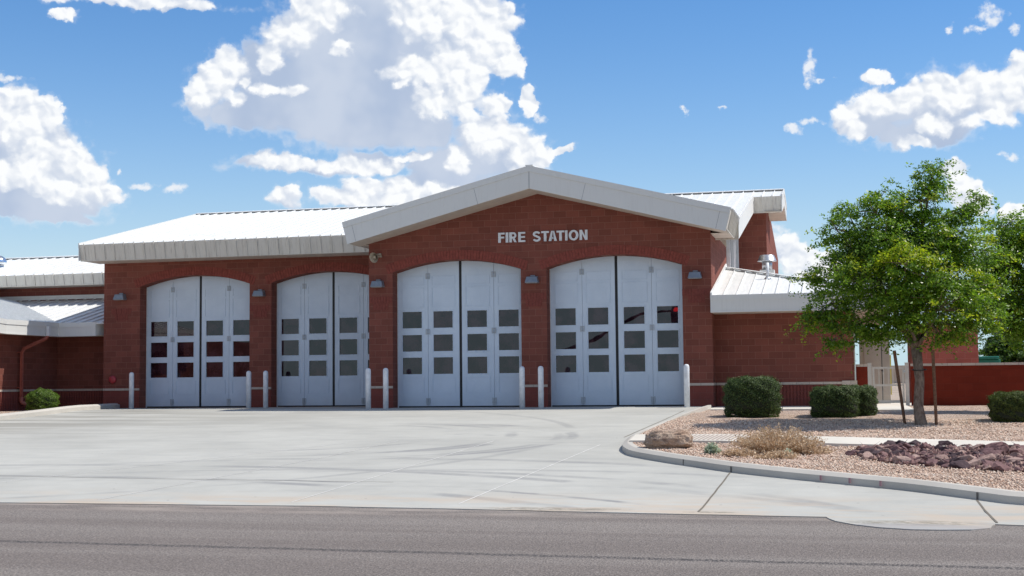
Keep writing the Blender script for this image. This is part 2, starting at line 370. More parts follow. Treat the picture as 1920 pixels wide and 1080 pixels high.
def boulder_mat():
    m, t = mat("boulder_stone"); P = t.pos(); n = t.noise(P, 3.5, 6, .65); n2 = t.noise(P, 28, 5, .7); n0 = t.noise(P, 1.6, 4, .6, 1.2)
    c = t.mix(t.ss(n, .3, .7), (.44, .30, .22), (.66, .51, .39))
    c = t.mix(t.ss(n0, .52, .64, 0, .75), c, (.20, .135, .11))
    c = t.mix(.7, c, t.mix(n2, (.6, .6, .6), (1.4, 1.4, 1.4)), 'MULTIPLY')
    t.out(t.bsdf(c, .9, t.bump(t.m('ADD', n2, t.m('MULTIPLY', n, 3.)), .9, .05), spec=.2)); return m
BOULDER = boulder_mat()
def leaf_mat(name, cols, trans=.35, rough=.45, tt=(1.5, 1.6, .7)):
    m, t = mat(name); g = t.n('ShaderNodeNewGeometry')
    ra = t.n('ShaderNodeValToRGB'); e = ra.color_ramp.elements
    e[0].color = cols[0]+(1,); e[1].color = cols[-1]+(1,)
    for i, c in enumerate(cols[1:-1]): x = e.new((i+1)/(len(cols)-1)); x.color = c+(1,)
    t.L(g.outputs['Random Per Island'], ra.inputs[0])
    n = t.noise(t.pos(), 1.1, 3, .6)
    c = t.mix(.7, ra.outputs[0], t.mix(n, (.7, .75, .7), (1.3, 1.25, 1.1)), 'MULTIPLY')
    a = t.bsdf(c, rough, spec=.4)
    tr = t.n('ShaderNodeBsdfTranslucent'); t.L(t.mix(1., c, tt, 'MULTIPLY'), tr.inputs[0])
    mx = t.n('ShaderNodeMixShader'); mx.inputs[0].default_value = trans; t.L(a, mx.inputs[1]); t.L(tr.outputs[0], mx.inputs[2])
    t.out(mx.outputs[0]); return m
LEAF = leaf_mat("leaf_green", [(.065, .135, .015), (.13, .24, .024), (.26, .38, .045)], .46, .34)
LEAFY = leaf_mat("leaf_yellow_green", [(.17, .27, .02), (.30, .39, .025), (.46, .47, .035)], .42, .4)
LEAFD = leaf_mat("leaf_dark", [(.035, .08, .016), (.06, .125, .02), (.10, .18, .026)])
HEDGE = leaf_mat("hedge_leaf", [(.028, .052, .014), (.055, .095, .022), (.12, .17, .05)], .15, .6)
HEDGE2 = leaf_mat("hedge_leaf_olive", [(.05, .075, .016), (.08, .11, .022), (.11, .14, .03)], .2, .6)
SHRUB = leaf_mat("shrub_leaf", [(.08, .14, .02), (.12, .19, .03), (.16, .24, .04)], .3)
SAGE = leaf_mat("sage_leaf", [(.34, .41, .31), (.46, .54, .42), (.58, .64, .54)], .25, .7, (1, 1, .9))
DRY = leaf_mat("dry_stalk", [(.42, .28, .18), (.60, .45, .32), (.78, .64, .50)], .25, .8, (1, .95, .9))
def bark_mat():
    m, t = mat("bark"); P = t.pos(); n = t.noise(t.v('MULTIPLY', P, (1, 1, .35)), 22, 5, .7); n2 = t.noise(P, 5, 4, .6)
    c = t.mix(t.ss(n, .3, .7), (.13, .085, .06), (.30, .235, .185)); c = t.mix(t.ss(n2, .5, .7, 0, .5), c, (.36, .28, .21))
    t.out(t.bsdf(c, .9, t.bump(n, .8, .02), spec=.2)); return m
BARK = bark_mat()

# ------------------------------------------------------------------ mesh helpers
def tag(o, label=None, cat=None, group=None, kind=None):
    if label: o['label'] = label
    if cat: o['category'] = cat
    if group: o['group'] = group
    if kind: o['kind'] = kind
    return o
def empty(name, loc, label, cat, group=None, rz=0):
    o = bpy.data.objects.new(name, None); COL.objects.link(o); o.location = loc; o.rotation_euler[2] = rz
    o.empty_display_size = .3
    return tag(o, label, cat, group)
class MB:
    def __init__(s): s.v = []; s.f = []; s.mi = []
    def add(s, vs, fs, mi=0):
        k = len(s.v); s.v += [tuple(x) for x in vs]
        for f in fs: s.f.append(tuple(i+k for i in f)); s.mi.append(mi)
        return s
    def quad(s, a, b, c, d, mi=0): return s.add((a, b, c, d), ((0, 1, 2, 3),), mi)
    def box(s, x0, x1, y0, y1, z0, z1, mi=0):
        vs = [(x, y, z) for z in (z0, z1) for y in (y0, y1) for x in (x0, x1)]
        return s.add(vs, ((0,2,3,1),(4,5,7,6),(0,1,5,4),(2,6,7,3),(0,4,6,2),(1,3,7,5)), mi)
    def obox(s, O, U, V, N, u0, u1, v0, v1, n0, n1, mi=0):
        O, U, V, N = map(Vector, (O, U, V, N))
        vs = [O+U*a+V*b+N*c for c in (n0, n1) for b in (v0, v1) for a in (u0, u1)]
        return s.add(vs, ((0,2,3,1),(4,5,7,6),(0,1,5,4),(2,6,7,3),(0,4,6,2),(1,3,7,5)), mi)
    def poly(s, pts, N, th, mi=0):
        """flat polygon (3d points) extruded by -N*th"""
        pts = [Vector(p) for p in pts]; N = Vector(N); n = len(pts)
        tri = tessellate_polygon([pts])
        vs = pts + [p-N*th for p in pts]
        fs = []
        for a, b, c in tri:
            nn = (pts[b]-pts[a]).cross(pts[c]-pts[a])
            if nn.dot(N) < 0: a, c = c, a
            fs.append((a, b, c)); fs.append((a+n, c+n, b+n))
        for i in range(n):
            j = (i+1) % n; fs.append((i, i+n, j+n, j))
        return s.add(vs, fs, mi)
    def cyl(s, base, r0, r1, h, seg=20, axis=(0,0,1), caps=True, mi=0):
        return s.tube([Vector(base), Vector(base)+Vector(axis).normalized()*h], [r0, r1], seg, caps, mi)
    def tube(s, pts, rad, seg=12, caps=True, mi=0):
        pts = [Vector(p) for p in pts]; k = len(s.v); n = len(pts)
        up = Vector((0, 0, 1))
        d0 = (pts[1]-pts[0]).normalized()
        a = d0.cross(up)
        if a.length < .05: a = d0.cross(Vector((1, 0, 0)))
        a.normalize()
        vs = []
        for i, p in enumerate(pts):
            d = (pts[min(i+1, n-1)]-pts[max(i-1, 0)]).normalized()
            a = (a - d*a.dot(d)).normalized(); b = d.cross(a)
            for j in range(seg):
                th = 2*pi*j/seg; vs.append(p+(a*cos(th)+b*sin(th))*rad[i])
        fs = [(i*seg+j, i*seg+(j+1) % seg, (i+1)*seg+(j+1) % seg, (i+1)*seg+j) for i in range(n-1) for j in range(seg)]
        if caps: fs += [tuple(range(seg-1, -1, -1)), tuple((n-1)*seg+j for j in range(seg))]
        return s.add(vs, fs, mi)
    def lathe(s, c, prof, seg=24, mi=0):
        c = Vector(c); vs = []
        for r, z in prof:
            for j in range(seg): vs.append(c+Vector((r*cos(2*pi*j/seg), r*sin(2*pi*j/seg), z)))
        n = len(prof)
        fs = [(i*seg+j, i*seg+(j+1) % seg, (i+1)*seg+(j+1) % seg, (i+1)*seg+j) for i in range(n-1) for j in range(seg)]
        fs += [tuple(range(seg-1, -1, -1)), tuple((n-1)*seg+j for j in range(seg))]
        return s.add(vs, fs, mi)
    def build(s, name, mats, parent=None, smooth=False, bevel=0, loc=None):
        me = bpy.data.meshes.new(name)
        vs = s.v
        if loc is not None: vs = [(a-loc[0], b-loc[1], c-loc[2]) for a, b, c in vs]
        me.from_pydata(vs, [], s.f)
        for m_ in (mats if isinstance(mats, (list, tuple)) else [mats]): me.materials.append(m_)
        if any(s.mi): me.polygons.foreach_set('material_index', s.mi)
        if smooth: me.polygons.foreach_set('use_smooth', [True]*len(s.f))
        me.update()
        o = bpy.data.objects.new(name, me); COL.objects.link(o)
        if loc is not None: o.location = loc
        if parent is not None:
            o.parent = parent
            if loc is None: o.matrix_parent_inverse = Matrix.Translation(-parent.location) if not parent.parent else Matrix.Identity(4)
        if bevel:
            b = o.modifiers.new('bevel', 'BEVEL'); b.width = bevel; b.segments = 2; b.limit_method = 'ANGLE'; b.angle_limit = radians(40)
        if smooth:
            pass
        return o
def fastmesh(name, verts, nper, mats, mi=None, parent=None, quads=True):
    """verts (n*nper,3) as n separate faces of nper corners"""
    nf = len(verts)//nper
    me = bpy.data.meshes.new(name); me.vertices.add(len(verts)); me.vertices.foreach_set('co', np.asarray(verts, dtype=np.float32).ravel())
    me.loops.add(nf*nper); me.loops.foreach_set('vertex_index', np.arange(nf*nper, dtype=np.int32))
    me.polygons.add(nf); me.polygons.foreach_set('loop_start', np.arange(nf, dtype=np.int32)*nper)
    me.polygons.foreach_set('loop_total', np.full(nf, nper, dtype=np.int32))
    for m_ in mats: me.materials.append(m_)
    if mi is not None: me.polygons.foreach_set('material_index', np.asarray(mi, dtype=np.int32))
    me.update(calc_edges=True); me.validate()
    o = bpy.data.objects.new(name, me); COL.objects.link(o)
    if parent is not None: o.parent = parent; o.matrix_parent_inverse = Matrix.Translation(-parent.location)
    return o
def leaves(cent, size, nrm, asp=.55, rng=RNG):
    """diamond leaves: centres (n,3), size (n,), normal (n,3) -> verts"""
    n = len(cent); nrm = nrm/np.linalg.norm(nrm, axis=1, keepdims=True)
    a = rng.normal(size=(n, 3)); a -= nrm*(a*nrm).sum(1, keepdims=True); a /= np.linalg.norm(a, axis=1, keepdims=True)
    b = np.cross(nrm, a); s = size[:, None]
    bend = nrm*s*.18
    v = np.stack([cent-a*s, cent+b*s*asp-bend, cent+a*s, cent-b*s*asp-bend], 1)
    return v.reshape(-1, 3)

# ------------------------------------------------------------------ ground
YG, ZG, Y0 = -23.5, -.94, -1.5
def gz(y): return 0. if y > Y0 else (ZG*(Y0-y)/(Y0-YG) if y > YG else ZG)
RC = [(10.99,-3.1),(10.80,-5.2),(10.64,-8.5),(10.50,-11.3),(10.45,-13.1),(10.57,-14.8),(10.76,-15.7),(11.07,-16.46),(11.81,-17.5),(12.39,-18.2),(13.06,-19.0),(14.04,-19.9),(15.02,-20.7),(15.76,-21.3),(16.65,-22.25),(17.16,-22.75),(18.2,-23.1),(20,-23.3),(60,-23.35)]
LC = [(-10.35,2.7),(-9.7,0),(-9.35,-3),(-9.35,-6),(-9.6,-16),(-12,-20),(-16,-22.3),(-22,-23.2),(-60,-23.35)]
def interp_poly(pl, y):
    ys = [p[1] for p in pl][::-1]; xs = [p[0] for p in pl][::-1]
    return float(np.interp(y, ys, xs))
def offset(pl, d):
    out = []
    for i, p in enumerate(pl):
        a = Vector(pl[max(i-1, 0)]); b = Vector(pl[min(i+1, len(pl)-1)]); tg = (b-a).normalized()
        out.append((p[0]-tg.y*d, p[1]+tg.x*d))
    return out
def smooth_pl(pl, n=4):
    out = []
    for i in range(len(pl)-1):
        p0 = Vector(pl[max(i-1, 0)]); p1 = Vector(pl[i]); p2 = Vector(pl[i+1]); p3 = Vector(pl[min(i+2, len(pl)-1)])
        for k in range(n):
            u = k/n
            q = .5*((2*p1)+(p2-p0)*u+(2*p0-5*p1+4*p2-p3)*u*u+(3*p1-p0-3*p2+p3)*u**3); out.append((q.x, q.y))
    out.append(tuple(pl[-1])); return out
RC = smooth_pl(RC[:-1])+[RC[-1]]
def grav_z(y):
    return float(np.interp(y, [-40, -23, -13, -9, -6, -3, 10], [ZG+.13, gz(-23)+.13, gz(-13)+.13, -.17, -.085, -.05, -.045]))
# far terrain
b = MB()
b.quad((-2500, -2500, -1.06), (2500, -2500, -1.06), (2500, -37, -1.06), (-2500, -37, -1.06))
b.quad((-2500, -37, -1.06), (2500, -37, -1.06), (2500, -23.2, -1.06), (-2500, -23.2, -1.06))
b.quad((-2500, -23.2, -1.06), (2500, -23.2, -1.06), (2500, 2.5, -.16), (-2500, 2.5, -.16))
b.quad((-2500, 2.5, -.16), (2500, 2.5, -.16), (2500, 3500, -.16), (-2500, 3500, -.16))
DESERT = simple("desert_soil", (.42, .33, .25), .95, nscale=.3, namp=.25, bump=.5, bscale=8)
tag(b.build("ground", DESERT), kind='structure')
# road
b = MB()
xs = np.linspace(-120, 140, 66)
for i in range(len(xs)-1):
    for ya, yb in ((-37, -33), (-33, -29), (-29, -23.2)):
        b.quad((xs[i], ya, -.955), (xs[i+1], ya, -.955), (xs[i+1], yb, -.955), (xs[i], yb, -.955))
tag(b.build("road", ASPH), kind='structure')
# apron
b = MB()
ys = sorted(set([2.6, 1.5, 0, -1.5]+[float(v) for v in np.arange(-2, YG, -.35)]+[YG, -23.35, -23.3]), reverse=True)
rows = []
for y in ys:
    xl = interp_poly(LC, y) if y <= 2.7 else -10.35
    xr = interp_poly(RC, y) if y < -3.1 else (11.0 if y < 0.75 else 10.9)
    if y <= -23.35: xl, xr = -60, 60
    n = 24; rows.append([(xl+(xr-xl)*k/n, y, gz(y)) for k in range(n+1)])
for r0, r1 in zip(rows[:-1], rows[1:]):
    for k in range(24): b.quad(r1[k], r1[k+1], r0[k+1], r0[k])
EDGE = [(-60,-23.8),(2.6,-23.75),(7.5,-23.7),(10,-23.9),(12.3,-24.15),(14.68,-24.35),(14.72,-24.55),(14.80,-24.85),(15.02,-25.22),(15.3,-25.5),(15.65,-25.68),(15.95,-25.7),(16.3,-25.62),(16.52,-25.42),(16.58,-25.1),(16.62,-24.98),(16.95,-25.05),(18,-25.1),(60,-25.2)]
last = rows[-1]
ex = [e for e in EDGE]
exd = []
for (xa, ya), (xb, yb) in zip(ex[:-1], ex[1:]):
    n = 6 if xb-xa > 1 else 1
    for k in range(n): exd.append((xa+(xb-xa)*k/n, ya+(yb-ya)*k/n+(random.uniform(-.015, .015))))
exd.append(ex[-1])
for (xa, ya), (xb, yb) in zip(exd[:-1], exd[1:]):
    b.quad((xa, ya, -.943), (xb, yb, -.943), (xb, YG, ZG), (xa, YG, ZG))
    b.quad((xa, ya, -.962), (xb, yb, -.962), (xb, yb, -.943), (xa, ya, -.943))
tag(b.build("driveway", CONC), kind='structure')
# joints sealed in the slab
b = MB(); c = MB()
def strip(mb, pts, w, dz=.004, amp=0.):
    out = []
    for (xa, ya), (xb, yb) in zip(pts[:-1], pts[1:]):
        n = max(2, int(math.hypot(xb-xa, yb-ya)/.5))
        for k in range(n): out.append((xa+(xb-xa)*k/n+random.uniform(-amp, amp), ya+(yb-ya)*k/n+random.uniform(-amp, amp)))
    out.append(pts[-1])
    for (xa, ya), (xb, yb) in zip(out[:-1], out[1:]):
        d = Vector((xb-xa, yb-ya)).normalized(); nx, ny = -d.y*w/2, d.x*w/2
        q = [(xa-nx, ya-ny), (xb-nx, yb-ny), (xb+nx, yb+ny), (xa+nx, ya+ny)]
        q3 = [(x, y, gz(y)+dz) for x, y in q]
        mb.quad(*q3)
for pts in ([(7.11,-23.3),(7.47,-13.0)], [(9.62,-23.3),(9.97,-13.9)], [(4.0,-23.3),(5.0,-16.9),(5.3,-13)], [(.9,-21.2),(3.4,-15.7),(4.3,-13.5)]):
    strip(b, pts, .022, .004, .004)
tag(b.build("driveway_joints", simple("joint_sealant", (.66, .65, .62), .8)), kind='structure')
strip(c, [(-1.5,-20.1),(3.2,-20.5),(7.8,-20.75)], .018, .004, .01)
for pts in ([(13.05,-23.9),(13.05,-19.05)], [(16.66,-24.85),(16.64,-22.3)], [(10.17,-12.05),(10.35,-6.5),(10.44,-3.06)]):
    strip(c, pts, .028, .004, .006)
tag(c.build("driveway_cracks", simple("dark_joint", (.16, .14, .11), .9)), kind='structure')
# gravel beds
def bed(name, xin, ytop, ybot, xout, mirrored=False):
    b = MB(); ys = list(np.arange(ytop, ybot, -.4))+[ybot]; rows = []
    for y in ys:
        x0 = xin(y); n = 44
        rows.append([(x0+(xout-x0)*(k/n)**2.2, y, grav_z(y)+(0 if k == 0 else .025*sin(3.1*y+1.7*k)*cos(1.3*k))) for k in range(n+1)])
    for r0, r1 in zip(rows[:-1], rows[1:]):
        for k in range(len(r0)-1):
            b.quad(r1[k], r1[k+1], r0[k+1], r0[k]) if not mirrored else b.quad(r1[k+1], r1[k], r0[k], r0[k+1])
    return tag(b.build(name, GRAVEL, smooth=True), kind='structure')
RCi = offset(RC, .15)
bed("gravel_bed", lambda y: (interp_poly(RC, y)+.16 if y < -3.2 else 11.05), 14., -23.2, 90)
bed("gravel_bed", lambda y: (interp_poly(LC, y)-.10 if y < 2.6 else -10.4), 9., -23.2, -90, True)
# curbs
def curb(pl, side, name, label=None, w=.21, h=.155, ytop=None):
    b = MB()
    inn = offset(pl, side*w)
    for i in range(len(pl)-1):
        (x0, y0), (x1, y1) = pl[i], pl[i+1]; (a0, c0), (a1, c1) = inn[i], inn[i+1]
        g0, g1 = gz(y0), gz(y1)
        P = lambda x, y, g, dz: (x, y, g+dz)
        # face, bevel, top, back
        m0 = (x0+(a0-x0)*.12, y0+(c0-y0)*.12); m1 = (x1+(a1-x1)*.12, y1+(c1-y1)*.12)
        for A, B in (((x0, y0, g0-.1), (m0[0], m0[1], g0+h-.025)),):
            pass
        f = lambda p, q, z: (p, q, z)
        k0 = [(x0, y0, g0-.1), (x0+(a0-x0)*.06, y0+(c0-y0)*.06, g0+h-.050), (x0+(a0-x0)*.55, y0+(c0-y0)*.55, g0+h), (a0, c0, g0+h+.004), (a0, c0, g0-.1)]
        k1 = [(x1, y1, g1-.1), (x1+(a1-x1)*.06, y1+(c1-y1)*.06, g1+h-.050), (x1+(a1-x1)*.55, y1+(c1-y1)*.55, g1+h), (a1, c1, g1+h+.004), (a1, c1, g1-.1)]
        for j in range(4): b.quad(k0[j], k1[j], k1[j+1], k0[j+1])
        if i == 0: b.add(k0, ((0, 1, 2, 3, 4),))
    o = b.build(name, CURBM); return tag(o, kind='structure')
curb(RC, 1, "curb"); curb(smooth_pl(LC, 3), -1, "curb", h=.17)
b = MB()   # narrow joints cut across the curb, with faded utility paint
for i, (x, y) in enumerate(((12.15,-17.9),(13.06,-19.0),(16.65,-22.25))):
    tg = Vector((.72, -.69)) if i < 3 else Vector((1, 0)); nn = Vector((.69, .72))
    g = gz(y)
    b.obox((x, y, g), (tg.x, tg.y, 0), (nn.x, nn.y, 0), (0, 0, 1), -.012, .012, -.006, .13, -.01, .100)
tag(b.build("curb_joints", simple("joint_dark", (.13, .12, .11), .9)), kind='structure')
b = MB()
for (x, y) in ((14.55, -20.33), (14.98, -20.67), (15.42, -21.02)):
    g = gz(y)
    b.obox((x-.012, y-.017, g), Vector((.77, -.64, 0)), Vector((.64, .77, 0)), (0, 0, 1), -.02, .02, -.010, -.004, .03, .11)
tag(b.build("curb_paint", simple("faded_magenta", (.33, .19, .21), .8)), kind='structure')
# sidewalk
near = [(10.75,-15.0),(12.47,-15.05),(13.66,-15.35),(16.42,-16.15),(19,-17.0),(34,-22)]
far = [(10.65,-13.5),(12.4,-13.5),(13.57,-13.75),(16.6,-14.75),(19,-15.55),(34,-20.5)]
b = MB()
for i in range(5):
    n0, n1, f0, f1 = near[i], near[i+1], far[i], far[i+1]
    z = lambda p: grav_z(p[1])+.055
    b.quad((*n0, z(n0)), (*n1, z(n1)), (*f1, z(f1)), (*f0, z(f0)))
    b.quad((*n0, z(n0)-.2), (*n1, z(n1)-.2), (*n1, z(n1)), (*n0, z(n0)))
    b.quad((*f1, z(f1)-.2), (*f0, z(f0)-.2), (*f0, z(f0)), (*f1, z(f1)))
tag(b.build("sidewalk", WALK), kind='structure')
b = MB()   # scored ramp surface
for k in range(26):
    x = 11.2+k*.088
    b.add([(x, -14.93, grav_z(-14.93)+.062), (x+.035, -14.93, grav_z(-14.93)+.062), (x+.135, -13.7, grav_z(-13.7)+.062), (x+.10, -13.7, grav_z(-13.7)+.062)], ((0, 1, 2, 3),))
tag(b.build("sidewalk_ramp", simple("ramp_ridges", (.38, .29, .25), .9)), kind='structure')
b = MB()
b.box(11.03, 16.6, -3.6, .66, -.3, -.022); b.box(15.55, 16.75, -4.9, -3.603, -.3, -.026); b.box(15.3, 17, .68, 6, -.3, -.03)
tag(b.build("walkway", WALK), kind='structure')
# pebbles over the near gravel (uncountable)
def pebbles(n, xr, yr, ok, s0, s1, name):
    x = RNG.uniform(*xr, n*3); y = RNG.uniform(*yr, n*3)
    k = np.array([ok(a, b_) for a, b_ in zip(x, y)]); x = x[k][:n]; y = y[k][:n]; n = len(x)
    z = np.array([grav_z(v) for v in y])+.012
    octv = np.array([(1,0,0),(0,1,0),(-1,0,0),(0,-1,0),(0,0,.7),(0,0,-.7)])
    octf = np.array([(0,1,4),(1,2,4),(2,3,4),(3,0,4),(1,0,5),(2,1,5),(3,2,5),(0,3,5)])
    s = RNG.uniform(s0, s1, n)
    V = octv[None]*RNG.uniform(.6, 1.3, (n, 6, 1))*s[:, None, None]
    a = RNG.uniform(0, 6.28, n); ca, sa = np.cos(a)[:, None], np.sin(a)[:, None]
    X = V[..., 0]*ca-V[..., 1]*sa; Y = V[..., 0]*sa+V[..., 1]*ca
    V = np.stack([X+x[:, None], Y+y[:, None], V[..., 2]+z[:, None]], -1).reshape(-1, 3)
    Fc = (octf[None]+6*np.arange(n)[:, None, None]).reshape(-1, 3)
    me = bpy.data.meshes.new(name); me.vertices.add(len(V)); me.vertices.foreach_set('co', V.astype(np.float32).ravel())
    me.loops.add(Fc.size); me.loops.foreach_set('vertex_index', Fc.astype(np.int32).ravel())
    me.polygons.add(len(Fc)); me.polygons.foreach_set('loop_start', np.arange(len(Fc), dtype=np.int32)*3)
    me.polygons.foreach_set('loop_total', np.full(len(Fc), 3, dtype=np.int32)); me.materials.append(PEBBLE); me.update(calc_edges=True)
    o = bpy.data.objects.new(name, me); COL.objects.link(o); return tag(o, "small tan and pink gravel stones covering the planted beds" if name == "gravel_stones" else "loose grit and crumbs swept against the driveway edge", "gravel", kind='stuff')
def inbed(x, y): return x > interp_poly(RC, y)+.22
pebbles(42000, (10.6, 19.5), (-22.9, -9), inbed, .012, .026, "gravel_stones")

# ------------------------------------------------------------------ the fire station
FS = empty("fire_station", (5.5, 5, 0), "red block fire station with white metal roofs and four arched bay doors", "building")
def P_(mb, name, m, smooth=False, bevel=0, label=None, parent=FS):
    o = mb.build(name, m, None, smooth, bevel)
    o.parent = parent; o.matrix_parent_inverse = Matrix.Translation(-FS.location) if parent is FS else Matrix.Identity(4)
    if parent is not FS: o.matrix_parent_inverse = parent.matrix_parent_inverse.inverted() @ Matrix.Translation(-FS.location) if False else Matrix.Identity(4)
    if label: o['label'] = label
    return o
SPR, APX, DW, DD = 4.33, 4.68, 4.23, .5
RA = (DW*DW/4+(APX-SPR)**2)/(2*(APX-SPR)); ZC = APX-RA
def archz(dx): return ZC+sqrt(RA*RA-dx*dx)
def front_wall(y0, x0, x1, topf, doors, bandz=None):
    b = MB(); N = 18
    def col(xa, xb, za, zb, ta, tb): b.quad((xa, y0, za), (xb, y0, zb), (xb, y0, tb), (xa, y0, ta))
    x = x0; brk = [5.5]
    for d in doors:
        seg(b, y0, x, d, topf); 
        for k in range(N):
            xa = d+DW*k/N; xb = d+DW*(k+1)/N
            za, zb = archz(xa-d-DW/2), archz(xb-d-DW/2)
            pts = [xa]+[q for q in brk if xa < q < xb]+[xb]
            for p, q in zip(pts[:-1], pts[1:]):
                zp = archz(p-d-DW/2); zq = archz(q-d-DW/2)
                col(p, q, zp, zq, topf(p), topf(q))
            b.quad((xa, y0, za), (xa, y0+DD, za), (xb, y0+DD, zb), (xb, y0, zb))
        b.quad((d, y0, -.2), (d, y0+DD, -.2), (d, y0+DD, SPR), (d, y0, SPR))
        b.quad((d+DW, y0+DD, -.2), (d+DW, y0, -.2), (d+DW, y0, SPR), (d+DW, y0+DD, SPR))
        x = d+DW
    seg(b, y0, x, x1, topf)
    return b
def seg(b, y0, xa, xb, topf):
    pts = [xa]+[q for q in (5.5,) if xa < q < xb]+[xb]
    for p, q in zip(pts[:-1], pts[1:]):
        b.quad((p, y0, -.2), (q, y0, -.2), (q, y0, topf(q)), (p, y0, topf(p)))
gtop = lambda x: 6.73-.25*abs(x-5.5)
X3, X4, X1, X2, REC = .80, 5.853, -9.64, -4.587, 2.77
b = front_wall(0, 0, 10.97, gtop, [X3, X4])
# gable bay side walls
b.quad((10.97, 0, -.2), (10.97, 9.7, -.2), (10.97, 9.7, 5.3), (10.97, 0, 5.3+.06))
b.quad((0, REC, -.2), (0, 0, -.2), (0, 0, 5.355), (0, REC, 5.355))
P_(b, "wall", BRICK)
b = front_wall(REC, -11.07, 0, lambda x: 5.45, [X1, X2])
b.add([(-11.07, REC, -.2), (-11.07, 20, -.2), (-11.07, 20, 5.45), (-11.07, 10.5, 7.55), (-11.07, REC, 5.75)], ((4, 3, 2, 1, 0),))
P_(b, "wall", BRICK)
b = MB()   # right wing
b.quad((10.97, .69, -.2), (15.12, .69, -.2), (15.12, .69, 3.1), (10.97, .69, 3.1))
b.quad((15.12, .69, -.2), (15.12, 12, -.2), (15.12, 12, 3.1), (15.12, .69, 3.1))
P_(b, "wall", BRICK)
b = MB()   # block behind under the step of the roof
b.quad((10.975, 9.7, 2), (12.1, 9.7, 2), (12.1, 9.7, 7.25), (10.975, 9.7, 7.25))
b.add([(12.1, 9.7, 2), (12.1, 18, 2), (12.1, 18, 5.9), (12.1, 10.5, 7.6), (12.1, 9.7, 7.45)], ((0, 1, 2, 3, 4),))
P_(b, "wall", BRICK)
b = MB()   # left wing
b.quad((-13.69, 4.0, -.2), (-11.075, 4.0, -.2), (-11.075, 4.0, 2.75), (-13.69, 4.0, 2.75))
b.quad((-13.69, -1.6, -.2), (-13.69, 4.0, -.2), (-13.69, 4.0, 2.75), (-13.69, -1.6, 2.75))
b.quad((-12.2, -5.0, -.2), (-13.69, -1.6, -.2), (-13.69, -1.6, 2.75), (-12.2, -5.0, 2.75))
b.quad((-12.2, -14.0, -.2), (-12.2, -5.0, -.2), (-12.2, -5.0, 2.75), (-12.2, -14.0, 2.75))
P_(b, "wall", BRICK)
b = MB()
b.quad((-34, 8.1, 3.6), (-11.08, 8.1, 3.6), (-11.08, 8.1, 4.95), (-34, 8.1, 4.95))
P_(b, "wall", BRICK)
# stone band and darker base
def band(xa, xb, y):
    b = MB(); b.box(xa, xb, y-.02, y+.004, .625, .70); P_(b, "stone_band", CAP)
def base(xa, xb, y, flute):
    d = MB()
    if not flute: d.box(xa, xb, y-.006, y+.002, -.2, .622)
    else:
        d.box(xa, xb, y-.004, y+.002, -.2, .622)
        n = int((xb-xa)/.1)
        for k in range(n):
            x = xa+(xb-xa)*(k+.5)/n; d.box(x-.028, x+.028, y-.03, y-.003, -.2, .615)
    P_(d, "wall_base", BRICK_D)
for xa, xb in ((0.003, X3), (X3+DW, X4), (X4+DW, 10.967)): band(xa, xb, 0); base(xa, xb, 0, False)
for xa, xb in ((-11.067, X1), (X1+DW, X2), (X2+DW, -.003)): band(xa, xb, REC); base(xa, xb, REC, False)
band(10.99, 15.14, .69); base(10.99, 15.12, .69, True)
band(-13.67, -11.08, 4.0); base(-13.66, -11.08, 4.0, True)
b = MB(); b.box(14.75, 15.19, .64, .668, .60, .73); P_(b, "stone_band", CAP)
b = MB(); b.box(15.122, 15.145, .67, 12, .625, .70); P_(b, "stone_band", CAP)
b = MB(); b.box(10.972, 10.99, -.022, .66, .625, .70); P_(b, "stone_band", CAP)
b = MB(); b.box(-13.69, -13.665, -1.6, 3.97, .625, .70); P_(b, "stone_band", CAP)
d = MB(); d.box(-13.69, -13.684, -1.6, 3.97, -.2, .622)
for k in range(54):
    y = -1.55+k*.1; d.box(-13.684, -13.66, y, y+.055, -.2, .615)
P_(d, "wall_base", BRICK_D)
# arches of soldier bricks and brick panels
for x, y in ((X3, 0), (X4, 0), (X1, REC), (X2, REC)):
    b = MB(); cx = x+DW/2; hm = asin(DW/2/RA)*1.075; n = 48
    for k in range(n):
        a0 = -hm+2*hm*(k+.06)/n; a1 = -hm+2*hm*(k+.94)/n
        jit = random.uniform(.008, .020)
        if y == REC and cx+(RA+.3)*sin(a1) > -.01: continue
        v = []
        for yy in (y-jit, y+.01):
            for a, r in ((a0, RA+.004), (a1, RA+.004), (a1, RA+.305), (a0, RA+.305)):
                v.append((cx+r*sin(a), yy, ZC+r*cos(a)))
        b.add(v, ((0, 1, 2, 3), (7, 6, 5, 4), (0, 4, 5, 1), (1, 5, 6, 2), (2, 6, 7, 3), (3, 7, 4, 0)))
    P_(b, "arch_trim", VOUS)
for cx, y, w in ((.39, 0, .80), (5.44, 0, .82), (10.5, 0, .85), (-10.37, REC, .8), (-5.0, REC, .82)):
    b = MB()
    def sold(xa, xb, z0, z1):
        n = max(1, int(round((xb-xa)/.1)))
        for k in range(n):
            p = xa+(xb-xa)*k/n; b.box(p+.004, p+(xb-xa)/n-.004, y-random.uniform(.006, .02), y+.01, z0, z1)
    xa, xb = cx-w/2, cx+w/2
    if abs(cx-.39) < .01: xa = .01
    if cx > 10: xb = 10.95
    sold(xa, xb, 3.36, 3.56); sold((xa+xb)/2-.26, (xa+xb)/2+.26, 3.14, 3.355)
    P_(b, "brick_panel", VOUS_D)
